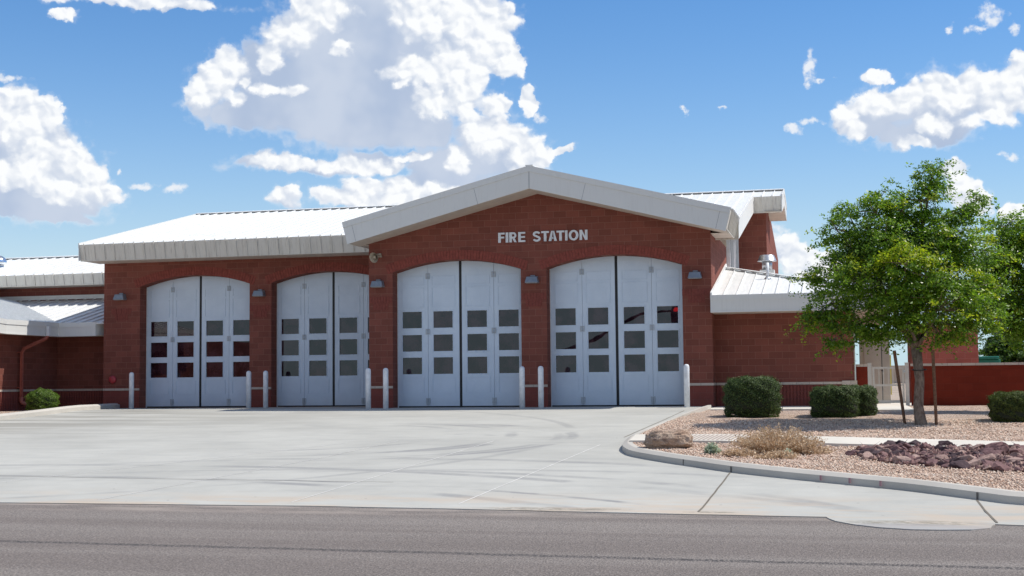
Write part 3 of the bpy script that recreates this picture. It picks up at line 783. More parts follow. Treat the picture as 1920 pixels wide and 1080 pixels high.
# bay doors
HINGE = simple('hinge_grey', (.42, .46, .50), .5, .3)
def leaf(x0, x1, y, wx0, wx1, first):
    b = MB(); T = .05
    zc = [.045, 1.07, 1.60, 1.80, 2.33, 2.55, 3.08, 4.74]
    for i in range(7):
        hole = i in (1, 3, 5)
        if not hole: b.box(x0, x1, y, y+T, zc[i], zc[i+1])
        else: b.box(x0, wx0, y, y+T, zc[i], zc[i+1]); b.box(wx1, x1, y, y+T, zc[i], zc[i+1])
    def frame(z0, z1, xa=x0+.13, xb=x1-.13, p=.014, w=.016):
        b.box(xa, xb, y-p, y-.0005, z0, z0+w); b.box(xa, xb, y-p, y-.0005, z1-w, z1)
        b.box(xa, xa+w, y-p, y-.0005, z0+w+.001, z1-w-.001); b.box(xb-w, xb, y-p, y-.0005, z0+w+.001, z1-w-.001)
    frame(3.22, 3.86); frame(3.93, 4.22); frame(.47, .97); b.box(x0+.01, x1-.01, y-.006, y-.0005, .40, .408)
    for i in (1, 3, 5): frame(zc[i]-.035, zc[i+1]+.035, wx0-.035, wx1+.035, .012, .03)
    o = P_(b, "door_leaf", DOOR)
    for i in (1, 3, 5):
        g = MB(); ry = random.uniform(-.004, .004)
        g.add([(wx0, y+.03, zc[i]), (wx1, y+.03+ry, zc[i]), (wx1, y+.03+ry, zc[i+1]), (wx0, y+.03, zc[i+1])], ((0, 1, 2, 3),))
        q = P_(g, "window_pane", GLASS, parent=o)
    if first:
        for z in (4.22, 2.43, .21):
            h = MB()
            h.box(x1-.07, x1-.02, y-.022, y-.009, z-.09, z+.09); h.box(x1+.02, x1+.07, y-.022, y-.009, z-.09, z+.09)
            for dz in (-.06, .06): h.box(x1-.019, x1+.019, y-.03, y-.012, z+dz-.02, z+dz+.02)
            if z < 1: h.box(x1-.012, x1+.012, y-.035, y-.012, z-.03, z+.05); h.box(x1-.06, x1+.06, y-.03, y-.023, z-.13, z-.10)
            P_(h, "hinge", HINGE, parent=o)
    return o
for x, y in ((X3, DD), (X4, DD), (X1, REC+DD), (X2, REC+DD)):
    x0 = x+.03; c = x+DW/2; g = .045; L = (DW/2-.03-g)
    j1 = x0+L*.49; j2 = c+g+L*.52
    for (a, bb_, w0, w1, f) in ((x0, j1-.004, x+.165, x+.815, True), (j1+.004, c-g, x+1.21, x+1.85, False),
                               (c+g, j2-.004, x+2.34, x+2.985, True), (j2+.004, x+DW-.02, x+3.38, x+4.03, False)):
        leaf(a, bb_, y+random.uniform(0, .006), w0, w1, f)
    s_ = MB(); s_.box(c-g+.003, c+g-.003, y+.02, y+.045, .003, 4.72); s_.box(x, x+DW, y+.06, y+.1, .003, 4.76); s_.box(x+.01, x+DW-.01, y+.01, y+.05, .004, .043)  # seals, plus a black sheet behind the leaves in place of the dark interior
    P_(s_, "door_seal_and_backing", RUBBER)
    s_ = MB(); s_.box(x+.002, x+.026, y-.03, y+.05, .0, 4.36)
    P_(s_, "door_frame", WPAINT)

# roofs
def clip_u(poly, u):
    vs = []
    n = len(poly)
    for i in range(n):
        (ua, va), (ub, vb) = poly[i], poly[(i+1) % n]
        if (ua-u)*(ub-u) < 0: vs.append(va+(vb-va)*(u-ua)/(ub-ua))
    return (min(vs), max(vs)) if len(vs) >= 2 else None
def sheet(name, O, U, V, poly, m, spacing=.4, u_off=.2, th=.04, rw=.022, rh=.045, ribs=True, label=None, edge=0.):
    """standing-seam sheet: poly in (u,v), seams along v"""
    O, U, V = Vector(O), Vector(U).normalized(), Vector(V).normalized(); N = U.cross(V)
    b = MB(); b.poly([O+U*u+V*v for u, v in poly], N, th)
    if ribs:
        u0 = min(p[0] for p in poly); u1 = max(p[0] for p in poly); u = u0+u_off
        while u < u1-.02:
            r = clip_u(poly, u)
            if r and r[1]-r[0] > .05: b.obox(O, U, V, N, u-rw/2, u+rw/2, r[0]-edge, r[1], .001, rh)
            u += spacing
    return P_(b, name, m, label=label)
S1 = .232; V1 = Vector((0, 1, S1)).normalized(); k1 = sqrt(1+S1*S1)
# main roof front slope, stepped on the right
EY, EZ, RY = 1.40, 5.76, 10.5
RZ = EZ+S1*(RY-EY)
XL, XR, XE = -11.27, 11.70, 12.72; YK = 12.2
vv = lambda y: (y-EY)*k1
sheet("roof", (XL, EY, EZ), (1, 0, 0), V1, [(0, 0), (XR-XL, 0), (XR-XL, vv(8.55)), (XE-XL, vv(8.55)), (XE-XL, vv(RY)), (0, vv(RY))], ROOF, .385, .19)
sheet("roof", (XE, 19.6, EZ), (-1, 0, 0), Vector((0, -1, S1)), [(.7, 0), (XE-XL, 0), (XE-XL, vv(RY)), (0, vv(RY)), (0, vv(RY)-(YK-RY)*k1), (.7, vv(RY)-(YK-RY)*k1)], ROOF, .385, .19)
b = MB()   # ridge cap, raised over the seams
b.poly([(XL-.02, RY-.16, RZ-.16*S1+.075), (XE+.02, RY-.16, RZ-.16*S1+.075), (XE+.02, RY, RZ+.08), (XL-.02, RY, RZ+.08)], (0, 0, 1), .02)
P_(b, "ridge_cap", ROOF)
b = MB(); b.box(XL, XE, RY-.13, RY-.11, RZ-.03, RZ+.045)
P_(b, "ridge_closure", simple("closure_shadow_metal", (.22, .21, .19), .7))  # dark colour stands for the shadow gap under the ridge cap
def fascia(name, O, U, length, drop=.57, lean=.23, m=FASCIA, spacing=.385, u_off=.19, out=None, ribs=True, parts=None, rh=.03, coping=None):
    """hanging panel under an eave: O eave start, U along it, 'out' the outward horizontal normal"""
    O = Vector(O); U = Vector(U).normalized(); out = Vector(out).normalized()
    V = (Vector((0, 0, -1))-out*lean).normalized(); N = U.cross(V)
    if N.dot(out) < 0: N = -N
    b = MB(); L = drop/(-V.z)
    b.obox(O, U, V, N, 0, length, 0, L, -.03, 0.)
    if ribs:
        u = u_off
        while u < length-.02:
            b.obox(O, U, V, N, u-.011, u+.011, -.045, L, .0005, rh); u += spacing
    b.obox(O, U, V, N, 0, length, L-.03, L+.012, .0005, .012)
    if coping: b.obox(O, U, V, N, 0, length, -.03, coping, .0006, .02)
    return P_(b, name, m), V, N, L
fascia("fascia", (XL, EY, EZ), (1, 0, 0), XR-XL-.0, m=FASCIA, out=(0, -1, 0))
fascia("fascia", (XR+.003, 8.55, EZ+S1*(8.55-EY)), (1, 0, 0), XE-XR, m=FASCIA, out=(0, -1, 0), u_off=.3)
def rake(name, A, B, out, m, drop=.57, coping=.16, th=.04, below=0., joints=()):
    """sloping verge board from A to B, thickness outwards"""
    A, B, out = Vector(A), Vector(B), Vector(out).normalized()
    U = (B-A); Ln = U.length; U.normalize(); Z = Vector((0, 0, 1))
    b = MB()
    def pl(z0, z1, t0, t1, u0=0, u1=Ln):
        vs = [A+U*u+Z*z+out*t_ for t_ in (t0, t1) for z in (z0, z1) for u in (u0, u1)]
        b.add(vs, ((0, 1, 3, 2), (4, 6, 7, 5), (0, 4, 5, 1), (2, 3, 7, 6), (0, 2, 6, 4), (1, 5, 7, 3)))
    pl(.03-coping-.0, .06, 0, th); pl(-drop, .03-coping-.002, 0, th-.015)
    for u in joints: 
        pl(-drop, .03-coping, th-.0149, th-.011, u-.006, u+.006)
    return P_(b, name, m)
rake("rake_trim", (XR, EY, EZ), (XR, 8.55, EZ+S1*(8.55-EY)), (1, 0, 0), FASCIA_W)
rake("rake_trim", (XE, 8.55, EZ+S1*(8.55-EY)), (XE, RY, RZ), (1, 0, 0), FASCIA_W)
rake("rake_trim", (XE, RY, RZ), (XE, YK, RZ-S1*(YK-RY)), (1, 0, 0), FASCIA_W)
rake("rake_trim", (XL, RY, RZ), (XL, EY, EZ), (-1, 0, 0), FASCIA_W)
rake("rake_trim", (XL, 19.6, EZ), (XL, RY, RZ), (-1, 0, 0), FASCIA_W)
b = MB()   # soffits of the main roof
zs = lambda y: EZ-.56+S1*(y-EY) if y < RY else RZ-.56-S1*(y-RY)
b.box(XL+.02, -.02, EY+.14, REC-.004, 5.19, 5.2); P_(b, 'soffit', SOFFIT); b = MB()
def slop(xa, xb, ya, yb): b.add([(xa, ya, zs(ya)), (xb, ya, zs(ya)), (xb, yb, zs(yb)), (xa, yb, zs(yb)), (xa, ya, zs(ya)+.01), (xb, ya, zs(ya)+.01), (xb, yb, zs(yb)+.01), (xa, yb, zs(yb)+.01)], ((0, 3, 2, 1), (4, 5, 6, 7), (0, 1, 5, 4), (1, 2, 6, 5), (2, 3, 7, 6), (3, 0, 4, 7)))
slop(12.1, XE, 8.6, 10.49); slop(12.1, XE, 10.51, YK); slop(XR, 12.09, 8.7, 9.7); slop(10.99, XR-.01, 1.5, 9.69)
P_(b, 'soffit', SOFFIT); b = MB(); slop(XL+.02, -11.08, REC, 10.49)
P_(b, "soffit", SOFFIT)
# gable roof over the two right-hand bays
GS = .25; GX, GE, GL, GR, GY = 5.60, 5.83, -.47, 11.70, -1.16
PK = GE+GS*(GX-GL); PK = 7.35; kg = sqrt(1+GS*GS)
GE_L = PK-GS*(GX-GL); GE_R = PK-GS*(GR-GX)
YB = EY+(PK-EZ)/S1
def gend(u): return EY+(u/kg*0)  
# the slopes die into the main roof where heights meet
for sgn, xe, ze in ((-1, GL, GE_L), (1, GR, GE_R)):
    run = abs(GX-xe)*kg
    if sgn < 0:   # left slope rises to +x : U along -y so that U x V points up
        O = (xe, GY, ze); U = (0, -1, 0); V = (1, 0, GS)
        ya = -(EY+(ze-EZ)/S1-GY)-.05; yb = -(YB-GY)
        sheet("roof", O, U, V, [(yb, run), (ya, 0), (0, 0), (0, run)], ROOF, .385, .19)
    else:
        O = (xe, GY, ze); U = (0, 1, 0); V = (-1, 0, GS)
        ya = (EY+(ze-EZ)/S1-GY)+.05; yb = (YB-GY)
        sheet("roof", O, U, V, [(0, 0), (ya, 0), (yb, run), (0, run)], ROOF, .385, .19)
b = MB(); b.box(GX-.12, GX+.12, GY-.0, YB+.3, PK+.045, PK+.07)
P_(b, "ridge_cap", ROOF)
def gable_fascia():
    b = MB()
    for sgn, xe in ((-1, GL), (1, GR)):
        d = sgn
        top = lambda x: PK-GS*abs(x-GX)+.04
        def pl(za, zb, y0, y1, ha, hb, xin=GX, xout=xe):
            # za/zb : offsets below top; ends perpendicular to the slope
            t0a, t0b = za*GS*.98, zb*GS*.98
            p = [(xin, top(xin)-za), (xout-d*t0a, top(xout)-za), (xout-d*t0b, top(xout)-zb), (xin, top(xin)-zb)]
            vs = [(x, y0, z) for x, z in p]+[(x, y1, z) for x, z in p]
            b.add(vs, ((0, 1, 2, 3), (7, 6, 5, 4), (0, 4, 5, 1), (1, 5, 6, 2), (2, 6, 7, 3), (3, 7, 4, 0)))
        pl(0, .18, GY-.045, GY, 0, 0, GX, xe); pl(.182, .70, GY-.028, GY+.01, 0, 0, GX, xe)
        for xj in ((xe-d*.33), (GX+d*1.75), (GX+d*.004)):
            for za, zb in ((.19, .695),):
                z0 = top(xj)-za; z1 = top(xj)-zb; sh = d*(zb-za)*GS
                if abs(xj-GX) < .01: sh = 0
                b.add([(xj-.006, GY-.0305, z0), (xj+.006, GY-.0305, z0), (xj+.006-sh, GY-.0305, z1), (xj-.006-sh, GY-.0305, z1)], ((0, 3, 2, 1),), 1)
    return P_(b, "rake_trim", [FASCIA_W, simple("joint_line", (.30, .31, .33), .7)])
gable_fascia()
fascia("fascia", (GR, GY, GE_R), (0, 1, 0), 2.75, .60, .25, out=(1, 0, 0), m=FASCIA, spacing=.385, u_off=.3, rh=.05)
fascia("fascia", (GL, GY, GE_L), (0, 1, 0), 2.75, .60, .25, out=(-1, 0, 0), m=FASCIA, spacing=.385, u_off=.3, rh=.05)
b = MB()   # gable soffits
for sgn, xe in ((-1, GL), (1, GR)):
    z0 = PK-.66; zE = PK-GS*abs(GX-xe)-.66
    xi = xe-sgn*.16
    pts = [(GX, GY, z0), (xi, GY, zE+.04), (xi, -.004, zE+.04), (GX, -.004, z0)]
    b.poly(pts, (0, 0, 1), .015)
z = GE_L-.60
b.box(GL+.16, -.004, 0, REC-.3, z+.0, z+.012); b.box(10.976, GR-.16, 0, 1.6, z, z+.012)
b.box(10.976, GR-.17, .6, .62, z+.013, z+.30)
P_(b, "soffit", SOFFIT)
# right wing hip roof
WE, WZ, WY, WX = 3.27, .24, -.58, 16.18
yh = 4.85; kk = sqrt(1+.24**2)
hx = WX-(yh-WY)
sheet("roof", (10.98, WY, WE), (1, 0, 0), (0, 1, .24), [(0, 0), (WX-10.98, 0), (hx-10.98+.0, (yh-WY)*kk), (0, (yh-WY)*kk)] if hx > 10.98 else [(0, 0), (WX-10.98, 0), (0, (WX-10.98)*kk)], ROOF, .385, .38)
sheet("roof", (WX, WY, WE), (0, 1, 0), (-1, 0, .24), [(0, 0), (13, 0), (13, 5.2*kk), ((WX-10.98), 5.2*kk)], ROOF, .385, .38)
b = MB()   # hip cap
A = Vector((WX, WY, WE+.05)); Bp = Vector((10.99, WY+(WX-10.99), WE+.24*(WX-10.99)+.05)); U = (Bp-A); LL = U.length; U.normalize(); Vp = U.cross(Vector((0, 0, 1))).normalized()
b.obox(A, U, Vp, Vp.cross(U), 0, LL, -.11, .11, .0, .02)
P_(b, "hip_cap", ROOF)
fascia("fascia", (10.985, WY, WE+.02), (1, 0, 0), WX-10.985, .48, .0, m=FASCIA_W, out=(0, -1, 0), ribs=False, coping=.13)
fascia("fascia", (WX, WY, WE+.02), (0, 1, 0), 13, .48, .0, m=FASCIA_W, out=(1, 0, 0), ribs=False, coping=.13)
b = MB(); b.box(10.99, WX-.02, WY+.02, .686, 2.80, 2.812); b.box(15.13, WX-.02, .69, 12, 2.80, 2.812)
P_(b, "soffit", SOFFIT)
b = MB()   # flashing up the gable wall
A = Vector((10.985, WY, WE+.03)); U = Vector((0, 1, .24)).normalized(); b.obox(A, U, (1, 0, 0), Vector((1, 0, 0)).cross(U)*1, 0, 5.6, 0, .05, .0, .10)
P_(b, "flashing", ROOF)
# left wing: front-facing slope, side slope and valley
LE, LY, LX = 3.07, 2.85, -12.95
ku = (8.1-LY); 
sheet("roof", (LX, LY, LE), (1, 0, 0), (0, 1, S1), [(0, 0), (-11.08-LX, 0), (-11.08-LX, ku*k1), (-ku, ku*k1)], ROOF, .42, .3)
sheet("roof", (LX, LY, LE), (0, 1, 0), (-1, 0, S1), [(0, 0), (ku, ku*k1), (ku, 12*k1), (-3.2, 12*k1), (-3.2, 0)], ROOF, .42, .3)
b = MB(); A = Vector((LX, LY, LE+.004)); U = Vector((-1, 1, S1)).normalized(); Vp = Vector((1, 1, 0)).normalized()
b.obox(A, U, Vp, Vp.cross(U)*-1, .0, 7.2, -.11, .11, .0, .012)
P_(b, "valley_flashing", ROOF)
sheet("roof", (-11.5, -4.6, LE), Vector((-1.45, 4.25, 0)), Vector((-4.25, -1.45, S1*4.49)), [(0, 0), (4.49, 0), (4.49, 6), (0, 9)], ROOF, .42, .3)
fascia("fascia", (LX, LY, LE), (1, 0, 0), -11.45-LX, .46, .0, m=FASCIA_W, out=(0, -1, 0), ribs=False, coping=.14)
fascia("fascia", (-11.45, LY, LE), (.36, 1.1, 0), 1.1, .46, .0, m=FASCIA_W, out=(1.1, -.36, 0), ribs=False, coping=.14)
fascia("fascia", (LX, -.35, LE), (0, 1, 0), 3.2, .46, .0, m=FASCIA_W, out=(1, 0, 0), ribs=False, coping=.14)
fascia("fascia", (-11.5, -4.6, LE), (-1.45, 4.25, 0), 4.49, .46, .0, m=FASCIA_W, out=(4.25, 1.45, 0), ribs=False, coping=.14)
b = MB(); b.box(-13.68, -11.1, LY+.02, 3.996, 2.62, 2.632); b.box(-13.68, LX-.02, -1.2, LY+.01, 2.62, 2.632)
P_(b, "soffit", SOFFIT)
# upper left roof
UE, UY, UR = 5.25, 6.94, 12.1
sheet("roof", (-34, UY, UE), (1, 0, 0), (0, 1, S1), [(0, 0), (34-11.09, 0), (34-11.09, (UR-UY)*k1), (0, (UR-UY)*k1)], ROOF, .43, .2)
fascia("fascia", (-34, UY, UE), (1, 0, 0), 34-11.09, .43, .23, m=FASCIA, out=(0, -1, 0), spacing=.43, u_off=.2)
b = MB(); uz = UE+S1*(UR-UY)
b.poly([(-34, UR-.2, uz-.2*S1+.075), (-11.1, UR-.2, uz-.2*S1+.075), (-11.1, UR, uz+.08), (-34, UR, uz+.08)], (0, 0, 1), .02)
b.box(-34, -11.1, UR, UR+.3, uz-.3, uz+.0)
P_(b, "ridge_cap", ROOF)
b = MB(); b.box(-34, -11.1, UR-.16, UR-.14, uz-.04, uz+.04); P_(b, "ridge_closure", bpy.data.materials["closure_shadow_metal"])  # coloured dark for the shadow gap, as on the main ridge
b = MB(); b.box(-34, -11.1, 8.05, 8.095, 4.32, 4.49); P_(b, "flashing", FASCIA_W)
b = MB(); b.box(-34, -11.1, UY+.12, 8.096, UE-.44, UE-.43); P_(b, "soffit", SOFFIT)
# side-wall clerestory windows of the gable bay
for (ya, yb, dz) in ((5.5, 7.3, 4.62), (7.75, 9.3, 4.72)):
    b = MB(); x = 10.97; zt = 6.2
    b.box(x+.001, x+.13, ya, ya+.09, dz, zt); b.box(x+.001, x+.13, yb-.09, yb, dz, zt); b.box(x+.001, x+.15, ya, yb, dz-.1, dz-.001)
    fr = P_(b, "window_frame", WPAINT)
    b = MB(); b.quad((x+.02, ya+.09, dz), (x+.02, yb-.09, dz), (x+.02, yb-.09, zt), (x+.02, ya+.09, zt)); P_(b, "window_pane", GLASS, parent=fr)
# right wing corner quoin, its sunlit side put into a lighter colour
b = MB(); b.box(15.122, 15.15, .67, .76, .72, 2.78); P_(b, "lit_corner_trim", TAN)

# ------------------------------------------------------------------ fixtures
def letter_shapes():
    H, Wd = 1., .26
    def st(path, w=Wd):
        L = []
        n = len(path); lv, rv = [], []
        for i in range(n):
            a = Vector(path[max(i-1, 0)]); b_ = Vector(path[min(i+1, n-1)]); d = (b_-a).normalized(); p = Vector(path[i])
            lv.append(p+Vector((-d.y, d.x))*w/2); rv.append(p-Vector((-d.y, d.x))*w/2)
        for i in range(n-1): L.append([lv[i], rv[i], rv[i+1], lv[i+1]])
        return L
    def bx(a, b_, c, d): return [[(a, c), (b_, c), (b_, d), (a, d)]]
    def arc(cx, cy, rx, ry, a0, a1, n): return [(cx+rx*cos(radians(a0+(a1-a0)*k/n)), cy+ry*sin(radians(a0+(a1-a0)*k/n))) for k in range(n+1)]
    S = {}
    S['I'] = lambda w: bx(0, w, 0, 1)
    S['F'] = lambda w: bx(0, Wd, 0, 1)+bx(Wd, w, .82, 1)+bx(Wd, w*.92, .42, .60)
    S['E'] = lambda w: bx(0, Wd, 0, 1)+bx(Wd, w, .82, 1)+bx(Wd, w*.95, .42, .59)+bx(Wd, w, 0, .18)
    S['T'] = lambda w: bx(0, w, .82, 1)+bx(w/2-.13, w/2+.13, 0, .82)
    S['A'] = lambda w: [[(0, 0), (.27, 0), (w/2+.02, 1), (w/2-.15, 1)], [(w-.27, 0), (w, 0), (w/2+.15, 1), (w/2+.021, 1)], [(.33, .22), (w-.33, .22), (w-.39, .39), (.39, .39)]]
    S['N'] = lambda w: bx(0, .25, 0, 1)+bx(w-.25, w, 0, 1)+[[(.25, 1), (.25, .62), (w-.25, 0), (w-.25, .38)]]
    def R(w):
        q = bx(0, Wd, 0, 1)+st([(Wd, .905), (w*.55, .905)]+arc(w*.58, .69, w*.26, .215, 90, -90, 12)+[(Wd, .475)], .19)
        q += [[(w*.42, .375), (w*.74, .375), (w, 0), (w*.70, 0)]]
        return q
    S['R'] = R
    def O(w):
        q = []; n = 32
        for k in range(n):
            a, c = 2*pi*k/n, 2*pi*(k+1)/n
            q.append([(w/2+w/2*cos(a), .5+.52*sin(a)), (w/2+w/2*cos(c), .5+.52*sin(c)), (w/2+(w/2-.25)*cos(c), .5+.33*sin(c)), (w/2+(w/2-.25)*cos(a), .5+.33*sin(a))])
        return q
    S['O'] = O
    def Sx(w):
        pth = arc(w/2, .735, w/2-.115, .185, 18, 90, 6)+arc(w/2, .735, w/2-.115, .185, 105, 250, 10)+arc(w/2, .275, w/2-.10, .195, 70, -90, 12)+arc(w/2, .275, w/2-.115, .195, -105, -165, 5)
        return st(pth, .20)
    S['S'] = Sx
    return S
SH = letter_shapes()
SG = empty("wall_sign", (5.75, -.03, 5.17), "white FIRE STATION lettering on the gable wall", "sign")
HT = .315; k = .0021455
for ch, a, e in (('F', 272, 370), ('I', 385, 425), ('R', 440, 550), ('E', 575, 680), ('S', 792, 910), ('T', 920, 1035), ('A', 1030, 1152), ('T', 1148, 1265), ('I', 1275, 1310), ('O', 1328, 1472), ('N', 1488, 1605)):
    xa = 4.32+(a-272)*k; w = (e-a)*k/HT
    b = MB()
    for q in SH[ch](w):
        vs = [(xa+p[0]*HT, -.045, 5.17+p[1]*HT) for p in q]+[(xa+p[0]*HT, -.004, 5.17+p[1]*HT) for p in q]
        n = len(q)
        b.add(vs, [tuple(range(n)), tuple(range(2*n-1, n-1, -1))]+[(i, i+n, (i+1) % n+n, (i+1) % n) for i in range(n)])
    o = b.build("letter", WPAINT); o.parent = SG; o.matrix_parent_inverse = Matrix.Translation(-SG.location)
def child(mb, name, m, parent, smooth=False, bevel=0):
    o = mb.build(name, m, None, smooth, bevel); o.parent = parent; return o
# wall lamps
def make_lamp():
    r = empty("wall_lamp", (0, 0, 0), "x", "wall lamp", "wall lamps above the piers")
    b = MB(); w = .21
    vs = [(-w+.05, -.22, .19), (w-.05, -.22, .19), (w, -.26, 0), (-w, -.26, 0), (-w+.05, 0, .21), (w-.05, 0, .21), (w, 0, 0), (-w, 0, 0)]
    b.add(vs, ((3, 2, 1, 0), (0, 1, 5, 4), (0, 4, 7, 3), (1, 2, 6, 5), (4, 5, 6, 7), (3, 7, 6, 2)))
    h = child(b, "housing", LAMPM, r, bevel=.01)
    b = MB(); b.box(-w+.03, w-.03, -.23, -.03, -.012, -.001); child(b, "lens", LENS, r)
    b = MB(); b.box(-.07, .07, -.05, 0., .212, .245); child(b, "bracket", LAMPM, r)
    return r
def copy_tree(o):
    c = o.copy(); COL.objects.link(c)
    for ch in o.children:
        d = ch.copy(); COL.objects.link(d); d.parent = c
    return c
lm = make_lamp()
for i, (x, y, lab) in enumerate(((-10.37, REC, "grey wall lamp left of the leftmost bay door, above the red alarm bell"), (-5.0, REC, "grey wall lamp on the pier between the two recessed left bay doors"),
        (.33, 0, "grey wall lamp just below the beige horn speaker"), (5.42, 0, "grey wall lamp on the pier under the FIRE STATION lettering"), (10.49, 0, "grey wall lamp right of the rightmost bay door"))):
    o = lm if i == 0 else copy_tree(lm)
    o.location = (x, y, 3.87); o['label'] = lab
# horn speaker
r = empty("horn_speaker", (.33, -.02, 4.85), "beige horn speaker on the gable wall above a lamp", "speaker")
b = MB(); b.tube([(.03, 0, .03), (.02, -.12, .02), (-.01, -.2, -.01), (-.05, -.32, -.05)], [.04, .07, .10, .17], 20, False); child(b, "horn", TAN, r, True)
b = MB(); b.tube([(-.03, -.26, -.03), (-.045, -.3, -.045)], [.07, .03], 16); child(b, "driver", TAN, r, True)
b = MB(); b.box(-.03, .12, -.04, .0, -.02, .10); b.box(.06, .12, -.14, -.03, .04, .10); child(b, "bracket", TAN, r)
# alarm bell
r = empty("alarm_bell", (-10.68, REC-.01, 1.02), "round red alarm bell low on the wall near the left corner", "alarm bell")
b = MB(); b.tube([(0, 0, 0), (0, -.05, 0), (0, -.08, 0), (0, -.095, 0)], [.14, .14, .10, .02], 28); child(b, "gong", REDP, r, True)
b = MB(); b.box(-.16, -.05, -.03, 0, -.04, .04); child(b, "base", REDP, r)
# downspout
r = empty("downspout", (-13.6, 1.5, 0), "painted metal downspout elbowing down the left wing wall behind the shrub", "downspout")
b = MB(); b.box(.98-.05, .98+.05+.02, .55, .66, 2.60, 2.86) if False else None
b.obox((.74, .56, 2.62), (1, 0, 0), (0, 1, 0), (0, 0, 1), -.05, .05, -.05, .05, -.02, .33); child(b, "outlet", WPAINT, r)
b = MB(); b.tube([(.74, .56, 2.62), (.70, .52, 2.52), (.14, .02, 2.15), (.08, -.04, 2.0), (.08, -.04, .42)], [.06]*5, 4); child(b, "pipe", PIPEP, r)
b = MB(); b.tube([(.08, -.04, .43), (.08, -.04, .30), (.11, -.02, .22), (.25, .12, .17), (.33, .2, .10), (.35, .22, .02)], [.075, .075, .075, .075, .075, .07], 14); child(b, "boot", PIPEP, r, True)
for z in (2.0, .75):
    b = MB(); b.box(-.06, .015, -.12, .04, z, z+.03); child(b, "strap", PIPEP, r)
# roof vents
r = empty("roof_vent", (12.35, 5.3, 4.0), "silver mushroom exhaust vent on a box curb on the right wing roof", "roof vent")
b = MB(); b.box(-.24, .24, -.24, .24, .1, .48); child(b, "curb_box", FASCIA_W, r)
b = MB(); b.lathe((0, 0, .48), [(.17, 0), (.17, .34)], 24); child(b, "stack", STEEL, r, True)
b = MB(); b.lathe((0, 0, .78), [(.33, 0), (.31, .02), (.24, .2), (.22, .21), (.0, .22)], 28); child(b, "cap", STEEL, r, True)
r = empty("vent_pipe", (12.52, 2.35, 3.97), "thin white plumbing vent pipe standing in the right wing roof", "vent pipe")
b = MB(); b.cyl((0, 0, 0), .05, .05, .52, 14); child(b, "pipe", WPAINT, r, True)
b = MB(); b.lathe((0, 0, -.02), [(.15, 0), (.08, .06), (.055, .1)], 16); child(b, "collar", STEEL, r, True)
r = empty("dome_vent", (-19.85, 9.3, 5.80), "shiny domed turbine vent on the far left roof", "roof vent")
b = MB(); b.lathe((0, 0, -.1), [(.24, 0), (.24, .25)], 24); child(b, "neck", STEEL, r, True)
b = MB(); b.lathe((0, 0, .15), [(.30, 0), (.37, .06), (.37, .12), (.31, .26), (.18, .36), (.02, .40)], 28); child(b, "dome", simple("bright_steel", (.75, .78, .82), .15, 1.), r, True)
# bollards
b0_ = MB(); b0_.lathe((0, 0, 0), [(.084, -.15), (.084, 1.17), (.078, 1.21), (.06, 1.24), (.03, 1.255), (.002, 1.26)], 28)
bo = b0_.build("bollard", BOLL, None, True)
for i, (x, y, lab) in enumerate(((-9.30, 1.6, "white bollard left of the leftmost bay door"), (-4.90, 1.6, "left bollard of the pair between the recessed left doors"), (-4.28, 1.6, "right bollard of the pair between the recessed left doors"),
        (.50, -1.5, "bollard at the step in the wall, left one of the pair under the horn speaker"), (1.07, -1.5, "right bollard of the pair under the horn speaker"), (5.39, -1.5, "left bollard of the pair between the two gable bay doors"), (5.97, -1.5, "right bollard of the pair between the two gable bay doors"), (10.34, -1.5, "rightmost white bollard, beside the curb end"))):
    o = bo if i == 0 else bo.copy()
    if i: COL.objects.link(o)
    o.location = (x, y, 0); tag(o, lab, "bollard", "bollards guarding the bay doors")

# yard wall, gate, enclosure behind
def yard(name, x0, x1, lab):
    r = empty(name, ((x0+x1)/2, .9, 0), lab, "wall")
    b = MB(); b.box(x0-r.location.x, x1-r.location.x, 0, .2, -.3, 1.14); child(b, "block_face", YARD, r)
    b = MB(); b.box(x0-r.location.x-.0, x1-r.location.x+.0, -.03, .23, 1.142, 1.215); child(b, "cap", CAP, r)
yard("yard_wall", 16.75, 40, "long red painted block wall with pale cap right of the gate")
yard("yard_wall", 15.16, 15.50, "short stub of red block wall between the station and the gate")
r = empty("gate", (16.1, .95, -.03), "beige metal yard gate with upright bars and wire mesh below", "gate")
for x in (-.54, .54):
    b = MB(); b.box(x-.055, x+.055, -.055, .055, 0, 1.26); b.box(x-.065, x+.065, -.065, .065, 1.261, 1.28); child(b, "post", GATEP, r)
b = MB(); 
b.box(-.46, -.40, -.025, .025, .08, 1.16); b.box(.40, .46, -.025, .025, .08, 1.16)
for z in (.08, .58, 1.10): b.box(-.399, .399, -.025, .025, z, z+.06+(.02 if z < .1 else 0))
child(b, "gate_frame", GATEP, r)
for k in range(5):
    x = -.27+k*.135; b = MB(); b.box(x-.012, x+.012, -.012, .012, .642, 1.098); child(b, "bar", GATEP, r)
b = MB()
for k in range(20): b.box(-.398+k*.042, -.395+k*.042, -.004, -.001, .162, .578)
for k in range(10): b.box(-.399, .399, .0, .003, .17+k*.042, .173+k*.042)
child(b, "wire_mesh", STEEL, r)
b = MB(); b.box(.44, .50, -.05, -.03, .98, 1.06); child(b, "latch", STEEL, r)
r = empty("utility_cabinet", (15.8, 4.9, -.05), "tall beige utility cabinet standing behind the gate", "cabinet")
b = MB(); b.box(-.50, .46, 0, .8, 0, 2.36); b.box(-.52, .48, -.03, .83, 2.361, 2.44); child(b, "cabinet_body", BEIGE, r, bevel=.012)
b = MB(); b.box(-.36, .19, -.03, -.002, .08, 2.24); child(b, "door", BEIGE, r, bevel=.008)
b = MB(); b.box(.200, .215, -.022, -.001, .08, 2.24); b.box(.17, .25, -.04, -.031, 1.98, 2.0); b.box(.17, .25, -.04, -.031, 1.08, 1.1); child(b, "lock_bar", RUBBER, r)
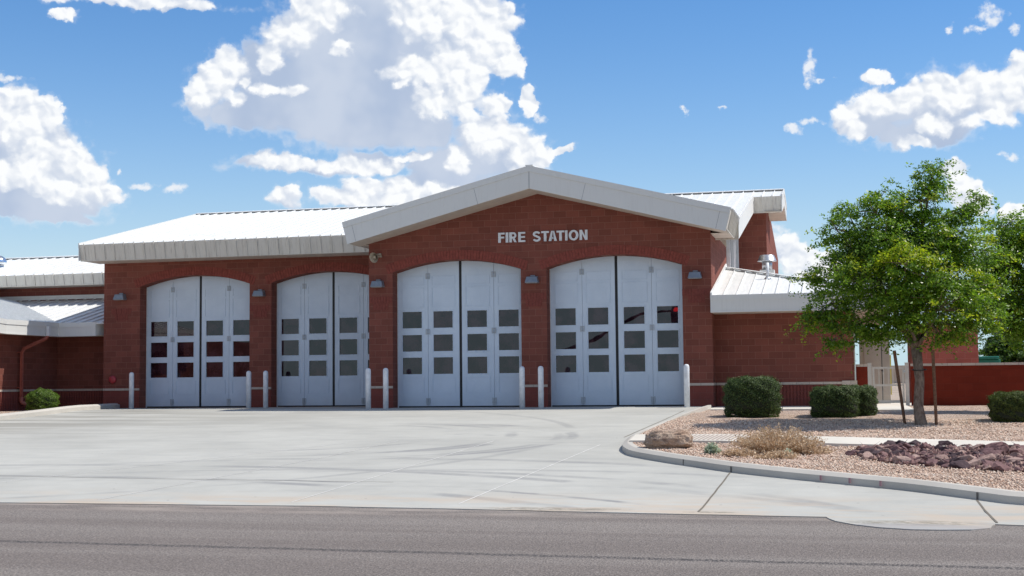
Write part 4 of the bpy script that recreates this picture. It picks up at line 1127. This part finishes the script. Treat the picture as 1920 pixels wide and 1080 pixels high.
b = MB(); b.box(.465, .50, .1, .2, .3, 1.6); child(b, "conduit", simple("yellow_guard", (.6, .5, .05), .5), r)
b = MB(); b.box(17.0, 19.12, 6, 9.5, -.1, 2.6); o = b.build("block_shed", RED2); tag(o, "plain brick-red block shed rising behind the yard wall", "shed")
b = MB(); b.box(19.35, 20.35, 11.5, 13.3, 0, 1.45); b.box(19.5, 20.3, 11.4, 13.35, 1.451, 1.56); o = b.build("dumpster", GREENP, None, False, .03); tag(o, "green dumpster top showing over the yard wall", "dumpster")
b = MB(); b.box(20, 60, 260, 280, -.2, 3.6); b.box(36, 44, 258, 260, -.2, 3.0)
o = b.build("distant_building", simple("far_wall", (.52, .42, .33), .9, nscale=.3)); tag(o, "low tan building far off, seen through the gate bars", "building")

# ------------------------------------------------------------------ boulder, rocks
def boulder():
    bm = bmesh.new(); bmesh.ops.create_icosphere(bm, subdivisions=5, radius=1)
    from mathutils import noise as nz
    for v in bm.verts:
        p = v.co.copy()
        s = Vector((abs(p.x)**.62*math.copysign(1, p.x), abs(p.y)**.8*math.copysign(1, p.y), abs(p.z)**.75*math.copysign(1, p.z)))
        d = .17*nz.fractal(p*1.4+Vector((3, 1, 7)), 1, 2, 4)+.03*nz.fractal(p*5, 1, 2, 4)
        r_ = nz.ridged_multi_fractal(p*1.2+Vector((1, 5, 2)), 1, 2, 3, 1, 2)*.045
        s = s*(1+d-r_)
        # saddle on top, taller right end
        s.z += .10*math.exp(-((p.x-.45)/.35)**2) if p.z > 0 else 0
        s.z -= .16*math.exp(-((p.x-.02)/.22)**2)*max(0, p.z)
        s.z -= .22*max(0, -p.x-.3)*max(0, p.z)
        v.co = Vector((s.x*.455, s.y*.30, s.z*.20))
    me = bpy.data.meshes.new("boulder"); bm.to_mesh(me); bm.free(); me.materials.append(BOULDER)
    me.polygons.foreach_set('use_smooth', [True]*len(me.polygons))
    o = bpy.data.objects.new("boulder", me); COL.objects.link(o); o.location = (11.68, -16.1, grav_z(-16.1)+.165); o.rotation_euler[2] = .1
    tag(o, "large tan boulder at the tip of the gravel bed", "boulder")
boulder()
def rockmesh(i):
    rr = random.Random(100+i); bm = bmesh.new()
    for k in range(17):
        v = Vector((rr.gauss(0, 1), rr.gauss(0, 1), rr.gauss(0, 1))).normalized(); v = Vector((v.x*1., v.y*.8, v.z*.62))*rr.uniform(.8, 1.1); bm.verts.new(v)
    h = bmesh.ops.convex_hull(bm, input=bm.verts)
    bmesh.ops.delete(bm, geom=[g for g in h['geom_interior'] if isinstance(g, bmesh.types.BMVert)], context='VERTS')
    bmesh.ops.bevel(bm, geom=bm.edges[:], offset=.05, segments=1, affect='EDGES')
    bmesh.ops.triangulate(bm, faces=bm.faces[:])
    bmesh.ops.subdivide_edges(bm, edges=bm.edges[:], cuts=1, use_grid_fill=True)
    from mathutils import noise as nz
    for v in bm.verts: v.co += v.co.normalized()*.12*nz.fractal(v.co*2.0+Vector((i, 0, 0)), 1, 2, 4)
    me = bpy.data.meshes.new("rock"); bm.to_mesh(me); bm.free(); return me
RM = []
for i in range(8):
    me = rockmesh(i)
    row = []
    for m_ in ROCKM:
        c = me.copy(); c.materials.append(m_); row.append(c)
    RM.append(row)
RL = ["angular purple-brown rock in the rock bed right of the dry shrub", "nearly black angular rock in the rock bed right of the dry shrub", "pale pinkish tan rock in the rock bed right of the dry shrub"]
RLB = ["largest reddish rock humped at the back right of the rock bed"]
OUT = [(14.95,-17.45),(15.2,-16.4),(15.45,-15.95),(16.2,-15.75),(17.2,-15.95),(18.2,-16.3),(19.6,-16.8),(19.8,-20.6),(18.4,-20.4),(17.3,-19.95),(16.6,-19.55),(15.9,-19.15),(15.5,-18.7)]
def inside(x, y, P=OUT):
    c = False; j = len(P)-1
    for i in range(len(P)):
        if (P[i][1] > y) != (P[j][1] > y) and x < (P[j][0]-P[i][0])*(y-P[i][1])/(P[j][1]-P[i][1])+P[i][0]: c = not c
        j = i
    return c
pts = []; tries = 0
while len(pts) < 288 and tries < 20000:
    tries += 1
    x, y = random.uniform(14.8, 19.6), random.uniform(-20.6, -15.6)
    s = random.choice((.07, .085, .10, .115, .13, .15)) if len(pts) > 40 else random.uniform(.15, .21)
    if not inside(x, y) or x > 18.9: continue
    if all((x-a)**2+(y-b_)**2 > ((s+c)*.56)**2 for a, b_, c in pts): pts.append((x, y, s))
pts.append((17.45, -16.75, .30))
for i, (x, y, s) in enumerate(pts):
    q = random.random(); mi = 0 if q < .55 else (1 if q < .80 else 2)
    big = s > .29
    if big: mi = 0
    o = bpy.data.objects.new("rock", RM[random.randrange(8)][mi]); COL.objects.link(o)
    o.location = (x, y, grav_z(y)+s*.25); o.scale = (s*random.uniform(.95, 1.3), s*random.uniform(.8, 1.1), s*random.uniform(.65, .95))
    o.rotation_euler = (random.uniform(-.4, .4), random.uniform(-.4, .4), random.uniform(0, 6.28))
    tag(o, RLB[0] if big else RL[mi], "rock", None if big else ("purple-brown", "dark", "tan")[mi]+" rocks in the rock bed")

n_ = 2600; o_ = []
while len(o_) < n_:
    x, y = random.uniform(14.8, 19.2), random.uniform(-20.6, -15.6)
    if inside(x, y): o_.append((x, y))
o_ = np.array(o_); rg_ = np.random.default_rng(77)
cz = np.array([grav_z(v) for v in o_[:, 1]])+rg_.uniform(.0, .05, n_)
octv = np.array([(1,0,0),(0,1,0),(-1,0,0),(0,-1,0),(0,0,.8),(0,0,-.8)]); octf = np.array([(0,1,4),(1,2,4),(2,3,4),(3,0,4),(1,0,5),(2,1,5),(3,2,5),(0,3,5)])
V = octv[None]*rg_.uniform(.6, 1.4, (n_, 6, 1))*rg_.uniform(.025, .06, n_)[:, None, None]+np.stack([o_[:, 0], o_[:, 1], cz], 1)[:, None]
Fc = (octf[None]+6*np.arange(n_)[:, None, None]).reshape(-1, 3)
me = bpy.data.meshes.new("rock_chips"); me.from_pydata([tuple(v) for v in V.reshape(-1, 3)], [], [tuple(int(i) for i in f) for f in Fc]); me.materials.append(island_mat("chip_rock", [(.10, .06, .06), (.22, .13, .12), (.40, .28, .23)]))
o = bpy.data.objects.new("rock_chips", me); COL.objects.link(o); tag(o, "small broken purple and tan rock chips between the bigger rocks", "gravel", kind='stuff')
# ------------------------------------------------------------------ plants
def hedge(name, x, y, z, rx, ry, h, m, lab, n=16000, pw=3.2, leaf=.022, grp="clipped shrubs along the building", lump=.05):
    rng = RNG; r = empty(name, (x, y, z), lab, "shrub", grp)
    def prof(u): return np.where(u < .1, 1-.05*((.1-u)/1.1)**2, (1-np.clip((u-.1)/.9, 0, 1)**pw)**(1/pw))
    nt = n//3; ph = rng.uniform(0, 2*pi, n)
    u = rng.uniform(-1, 1, n); rr = prof(u)
    u[:nt] = 2; rr[:nt] = np.sqrt(rng.random(nt))
    u[:nt] = .1+.9*(1-np.clip(rr[:nt], 0, 1)**pw)**(1/pw)
    cx = np.cos(ph); cy = np.sin(ph); sq = (np.abs(cx)**pw+np.abs(cy)**pw)**(-1/pw)
    p = np.stack([cx*sq*rr, cy*sq*rr, u], 1)
    lumpv = 1+lump*np.sin(7*p[:, 0]+x)*np.cos(6*p[:, 1]+1.3)+lump*.8*np.sin(11*p[:, 2]+9*p[:, 0]+y)
    depth = 1-np.abs(rng.normal(0, .05, n))
    tip = rng.random(n) < .12; depth[tip] += rng.uniform(.0, .10, tip.sum())
    p = p*(lumpv*depth)[:, None]; d = p
    hz = h*.5
    c = np.stack([p[:, 0]*rx, p[:, 1]*ry, hz+p[:, 2]*hz], 1); c = c[c[:, 2] > -.02]; d2 = d[:len(c)]
    nr = np.stack([c[:, 0]/rx, c[:, 1]/ry, (c[:, 2]-hz)/hz], 1)+rng.normal(0, .7, (len(c), 3))
    v = leaves(c, rng.uniform(leaf*.6, leaf*1.3, len(c)), nr, .38)
    o = fastmesh("foliage", v, 4, [m]); o.parent = r
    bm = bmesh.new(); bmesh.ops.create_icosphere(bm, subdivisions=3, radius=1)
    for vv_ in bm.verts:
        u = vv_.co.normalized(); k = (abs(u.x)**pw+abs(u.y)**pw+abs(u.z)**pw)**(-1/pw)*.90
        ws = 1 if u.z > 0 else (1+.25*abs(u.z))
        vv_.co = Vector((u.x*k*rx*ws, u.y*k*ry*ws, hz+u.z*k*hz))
    me = bpy.data.meshes.new("inner_core"); bm.to_mesh(me); bm.free(); me.materials.append(CORE)
    o = bpy.data.objects.new("inner_core", me); COL.objects.link(o); o.parent = r
CORE = simple("dark_core", (.022, .026, .012), .95, nscale=20, namp=.4)  # solid dark core added behind the shrub leaves
hedge("clipped_shrub", 12.62, -7.3, -.16, .68, .62, 1.0, HEDGE, "rounded clipped green shrub left of the other bushes by the wing wall", 26000)
hedge("clipped_shrub", 14.62, -7.5, -.16, .56, .58, .76, HEDGE, "dark boxy clipped shrub in the tree's shade, front one of the touching pair", 20000, 4.)
hedge("clipped_shrub", 15.20, -7.05, -.14, .42, .5, .74, HEDGE, "dark clipped shrub in shade, right one of the touching pair", 14000, 3.4)
hedge("clipped_shrub", 18.62, -9.6, -.24, .60, .55, .68, HEDGE2, "boxy olive green clipped shrub at the far right by the red wall", 22000, 5.)
hedge("round_shrub", -10.22, -2.4, .04, .47, .48, .66, SHRUB, "bright green round shrub by the downspout at the left curb", 12000, 2.1, .024, None, .08)
def tuft(name, x, y, z, r, h, n, m, lab, cat, seed=1, stem=.004, leafn=14, ls=.016, spread=.9):
    rng = np.random.default_rng(seed); rt = empty(name, (x, y, z), lab, cat)
    V = []; Q = []
    for i in range(n):
        a = rng.uniform(0, 6.28); rr = r*math.sqrt(rng.random()); bx_, by = rr*.35*cos(a), rr*.35*sin(a)*.8
        ex_, ey = rr*cos(a), rr*sin(a)*.8; hh = h*(1-.55*(rr/r)**2)*rng.uniform(.6, 1.08)
        base = np.array([bx_, by, 0]); tp = np.array([ex_, ey, hh])
        mid = (base+tp)/2+np.array([0, 0, hh*.12])
        for pa, pb in ((base, mid), (mid, tp)):
            s = np.cross(pb-pa, rng.normal(size=3)); s = s/np.linalg.norm(s)*stem
            V += [pa-s, pa+s, pb+s*.6, pb-s*.6]
        u = rng.uniform(.35, 1.05, leafn)[:, None]; c = base+(tp-base)*u+rng.normal(0, .016, (leafn, 3)); Q.append(c)
    C = np.concatenate(Q); C[:, 2] = np.maximum(C[:, 2], .005)
    lv = leaves(C, rng.uniform(ls*.5, ls*1.3, len(C)), rng.normal(size=(len(C), 3))+np.array([0, 0, .5]), .6, rng)
    o = fastmesh("foliage", np.concatenate([np.array(V), lv]), 4, [m]); o.parent = rt
    return rt
tuft("dry_shrub", 13.72, -16.95, grav_z(-17)-.01, .86, .50, 520, DRY, "dried straw-coloured shrub sprawling over the gravel", "shrub", 3, .004, 18, .018)
for i, (x, y, r, h, n) in enumerate(((13.1,-17.6,.34,.16,110),(14.35,-17.2,.36,.2,110),(13.75,-18.0,.42,.15,130))):
    o = tuft("dry_shrub", x, y, grav_z(y)-.01, r, h, n, DRY, ("small dried tuft in front on the left of the big straw-coloured shrub", "small dried tuft at the right edge of the big straw-coloured shrub", "low dried tuft just behind the curb below the big straw-coloured shrub")[i], "shrub", 10+i, .004, 16, .017)
tuft("sage_plant", 12.58, -17.2, grav_z(-17.2)-.01, .155, .21, 60, SAGE, "small silvery green plant between the boulder and the dry shrub", "plant", 5, .004, 12, .024)
tuft("sage_plant", 13.95, -17.75, grav_z(-17.7)+.02, .07, .15, 22, SAGE, "tiny pale green sprig poking out of the dry shrub", "plant", 6, .004, 10, .02)

# trees
def px_at(px, py, Y):
    d = F_ + R_*((px-960)/FPX) - U_*((py-540)/FPX); k = (Y-CAMP[1])/d.y
    return Vector(CAMP)+d*k
def crown(lobes, dens, mats, rng, leaf=.045, ysp=1.0, spx=82.):
    C = []; MI = []; NR = []
    for (c, r, ry, w, yel) in lobes:
        ncl = int(dens*(r**2)*w*1.75)+3
        for k in range(ncl):
            d = rng.normal(size=3); d /= np.linalg.norm(d); rad = rng.random()**.25
            p = np.array(c)+d*rad*np.array([r, ry, r*.82])
            nl = rng.integers(45, 90); sg = rng.uniform(.06, .13)
            q = p+rng.normal(size=(nl, 3))*np.array([sg*1.3, sg*1.3, sg*.5])
            q[:, 2] -= ((q[:, 0]-p[0])**2+(q[:, 1]-p[1])**2)*1.6
            C.append(q)
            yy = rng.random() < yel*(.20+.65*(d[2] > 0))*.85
            MI.append(np.full(nl, 2 if yel <= .05 else (1 if yy else 0)))  # inner lobes take the dark leaf: shade of the hollows put into colour
            NR.append(rng.normal(0, .55, (nl, 3))+np.array([.15, -.1, .8])+d*.5)
        for k in range(int(3+r*9)):   # sprays reaching past the lobe
            d = rng.normal(size=3); d[2] = d[2]*.7+.15; d /= np.linalg.norm(d); a0 = np.array(c)+d*np.array([r, ry, r*.8])*.7
            ln_ = rng.uniform(.25, .55)*(.4+r); nl = int(60*ln_)+8; u = rng.random(nl)[:, None]
            q = a0+d*u*ln_*1.6; q[:, 2:3] -= (u**2)*.12; q += rng.normal(0, .035, (nl, 3))
            C.append(q); MI.append(np.full(nl, 1 if rng.random() < yel*.7+.05 else 0)); NR.append(rng.normal(0, .6, (nl, 3))+np.array([.1, -.1, .8]))
    C = np.concatenate(C); MI = np.concatenate(MI); NR = np.concatenate(NR)
    v = leaves(C, rng.uniform(leaf*.55, leaf*1.15, len(C)), NR, .5, rng)
    return v, MI
def limb(b, a, c, r0, r1, rng, n=7, wob=.10):
    a, c = Vector(a), Vector(c); pts = []; rad = []
    for i in range(n+1):
        u = i/n; p = a.lerp(c, u); p.z += .14*sin(pi*u)*(c-a).length*.25
        if 0 < i < n: p += Vector(rng.normal(0, wob*.3, 3))
        pts.append(p); rad.append(r0*(1-u)+r1*u)
    b.tube(pts, rad, 9); return pts
def tree(name, lab, base, fork, lobes, dens, mats, seed, r0=.125, grp=None, leaf=.045, cat="tree"):
    rng = np.random.default_rng(seed); r = empty(name, base, lab, cat, grp)
    b = MB(); base, fork = Vector(base), Vector(fork)
    pts = [base+Vector((0, 0, -.1)), base+Vector((0, 0, .05)), base.lerp(fork, .25)+Vector((-.03, 0, 0)), base.lerp(fork, .6)+Vector((.035, 0, 0)), fork]
    b.tube(pts, [r0*1.35, r0*1.12, r0*.92, r0*.86, r0*.95], 18)
    hubs = []
    mains = sorted(lobes, key=lambda l: -l[1])[:9]
    for k, (c, rr, ry, w, y_) in enumerate(mains):
        tgt = Vector(c); ps = limb(b, fork-Vector((0, 0, .05)), tgt, r0*.62*(1 if k < 3 else .7), .018, rng); hubs += ps[3:]
    for (c, rr, ry, w, y_) in lobes:
        tgt = Vector(c); h = min(hubs, key=lambda p: (p-tgt).length)
        if (h-tgt).length > .15: limb(b, h, tgt, .03, .012, rng, 4, .06)
        for k in range(7):
            d = Vector(rng.normal(0, 1, 3)).normalized(); limb(b, tgt, tgt+Vector((d.x*rr, d.y*ry, d.z*rr*.75))*.9, .013, .004, rng, 3, .05)
    o = b.build("trunk", BARK, None, True); o.parent = r; o.matrix_parent_inverse = Matrix.Translation(-base)
    v, mi = crown(lobes, dens, mats, rng, leaf)
    o = fastmesh("crown", v, 4, mats, mi, r)
    return r
TP = [(1750,318,20,0,.15),(1745,345,32,.1,.15),(1725,375,44,-.1,.15),(1690,395,46,.2,.15),(1650,372,22,-.2,.1),(1640,400,42,-.4,.2),(1590,398,24,.2,.15),(1568,430,32,-.2,.15),(1605,455,52,.3,.15),
      (1660,450,58,-.6,.15),(1730,430,60,.5,.1),(1780,440,50,-.2,.15),(1800,400,26,.3,.1),(1835,375,15,.3,.2),(1815,390,20,.0,.15),(1820,470,52,.2,.3),(1560,505,36,-.5,.4),(1530,520,20,-.3,.5),(1600,525,54,-.9,.35),
      (1560,570,46,.0,.2),(1525,592,26,.3,.3),(1515,608,12,.2,.6),(1585,615,38,-.2,.1),(1560,640,16,.0,.15),(1650,530,62,-.7,.1),(1700,495,46,-1.3,1.2),(1740,520,52,-1.0,.4),(1690,560,60,-.9,.15),(1760,580,60,-.9,.35),(1640,595,46,-.5,.1),
      (1700,615,40,-.9,.2),(1640,628,26,-.4,.1),(1760,625,26,-.8,.2),(1800,545,56,-.5,.3),(1830,590,40,-.4,.4),(1800,615,30,-.4,.2),(1770,490,60,.6,.1),(1690,460,60,.8,.05),(1650,480,46,-.3,.05),(1730,470,40,-.4,.05),(1600,480,30,-.1,.05),(1700,540,70,1.1,.05),(1620,500,60,1.0,.05),(1770,560,60,1.1,.05),(1860,600,24,-.2,.3),(1845,540,36,.0,.3)]
TY = -9.9
lobes = []
for (x, y, r_, dy, ye) in TP:
    c = px_at(x, y, TY+dy*1.05); lobes.append((tuple(c), r_/80., r_/80.*1.05, 1.0, ye))
tree("street_tree", "young leafy green tree with bare lower trunk between two stakes", (16.47, -10.69, -.26), (16.42, -10.55, 1.42), lobes, 39, [LEAF, LEAFY, LEAFD], 11, .118, leaf=.046)
TP2 = [(1885,425,40,0,.35),(1920,450,46,.3,.3),(1875,475,44,-.3,.4),(1910,500,52,0,.2),(1850,495,34,.3,.3),(1880,545,50,-.2,.2),(1930,560,60,0,.15),(1900,600,40,-.2,.25),(1960,500,70,0,.2),(2000,560,80,0,.2),(1980,440,60,0,.2),(1865,570,36,.4,.2),(1925,630,40,0,.1)]
TY2 = -5.2
lobes = [(tuple(px_at(x, y, TY2+dy)), r_/70., r_/70., 1., ye) for (x, y, r_, dy, ye) in TP2]
bx2 = px_at(1965, 700, TY2)
tree("street_tree", "second leafy tree behind the staked one, cut off by the right edge", (bx2.x, TY2, -.1), (bx2.x-.05, TY2, 1.6), lobes, 44, [LEAF, LEAFY, LEAFD], 12, .14, leaf=.050)
for i, (x, y, r_, hh) in enumerate(((23.5, 26, 2.3, 3.0), (29, 30, 2.8, 3.4))):
    rng = np.random.default_rng(40+i); lb = []
    for k in range(16):
        d = rng.normal(size=3); d /= np.linalg.norm(d)
        lb.append(((x+d[0]*r_*.75, y+d[1]*r_*.6, hh*.62+d[2]*hh*.42), r_*.42, r_*.4, 1., .1))
    tree("distant_tree", ("dense dark green tree behind the dumpster, nearer the shed", "dense dark green tree beyond the yard wall at the right edge")[i], (x, y, -.1), (x, y, 1.2), lb, 26, [LEAFD, LEAF, LEAFD], 50+i, .16, leaf=.075)
# stakes
for i, (a, c, lab) in enumerate((((15.96, -10.45, 1.39), (16.17, -10.40, -.45), "leaning wooden stake left of the young tree's trunk"), ((16.76, -10.75, 1.38), (16.79, -10.75, -.45), "upright wooden stake right of the young tree's trunk"))):
    b = MB(); b.tube([c, a], [.033, .036], 10); o = b.build("tree_stake", WOOD, None, False); tag(o, lab, "stake", "stakes beside the young tree")
b = MB(); b.tube([Vector((16.47+.15*cos(t_), -10.60+.15*sin(t_), .96+.015*sin(t_))) for t_ in np.linspace(0, 6.28, 24)], [.010]*24, 6)
o = b.build("tree_tie", RUBBER); tag(o, "black rubber tie looped round the young tree's trunk", "tree tie")

# ------------------------------------------------------------------ signal mast across the street (seen mirrored in the door glass)
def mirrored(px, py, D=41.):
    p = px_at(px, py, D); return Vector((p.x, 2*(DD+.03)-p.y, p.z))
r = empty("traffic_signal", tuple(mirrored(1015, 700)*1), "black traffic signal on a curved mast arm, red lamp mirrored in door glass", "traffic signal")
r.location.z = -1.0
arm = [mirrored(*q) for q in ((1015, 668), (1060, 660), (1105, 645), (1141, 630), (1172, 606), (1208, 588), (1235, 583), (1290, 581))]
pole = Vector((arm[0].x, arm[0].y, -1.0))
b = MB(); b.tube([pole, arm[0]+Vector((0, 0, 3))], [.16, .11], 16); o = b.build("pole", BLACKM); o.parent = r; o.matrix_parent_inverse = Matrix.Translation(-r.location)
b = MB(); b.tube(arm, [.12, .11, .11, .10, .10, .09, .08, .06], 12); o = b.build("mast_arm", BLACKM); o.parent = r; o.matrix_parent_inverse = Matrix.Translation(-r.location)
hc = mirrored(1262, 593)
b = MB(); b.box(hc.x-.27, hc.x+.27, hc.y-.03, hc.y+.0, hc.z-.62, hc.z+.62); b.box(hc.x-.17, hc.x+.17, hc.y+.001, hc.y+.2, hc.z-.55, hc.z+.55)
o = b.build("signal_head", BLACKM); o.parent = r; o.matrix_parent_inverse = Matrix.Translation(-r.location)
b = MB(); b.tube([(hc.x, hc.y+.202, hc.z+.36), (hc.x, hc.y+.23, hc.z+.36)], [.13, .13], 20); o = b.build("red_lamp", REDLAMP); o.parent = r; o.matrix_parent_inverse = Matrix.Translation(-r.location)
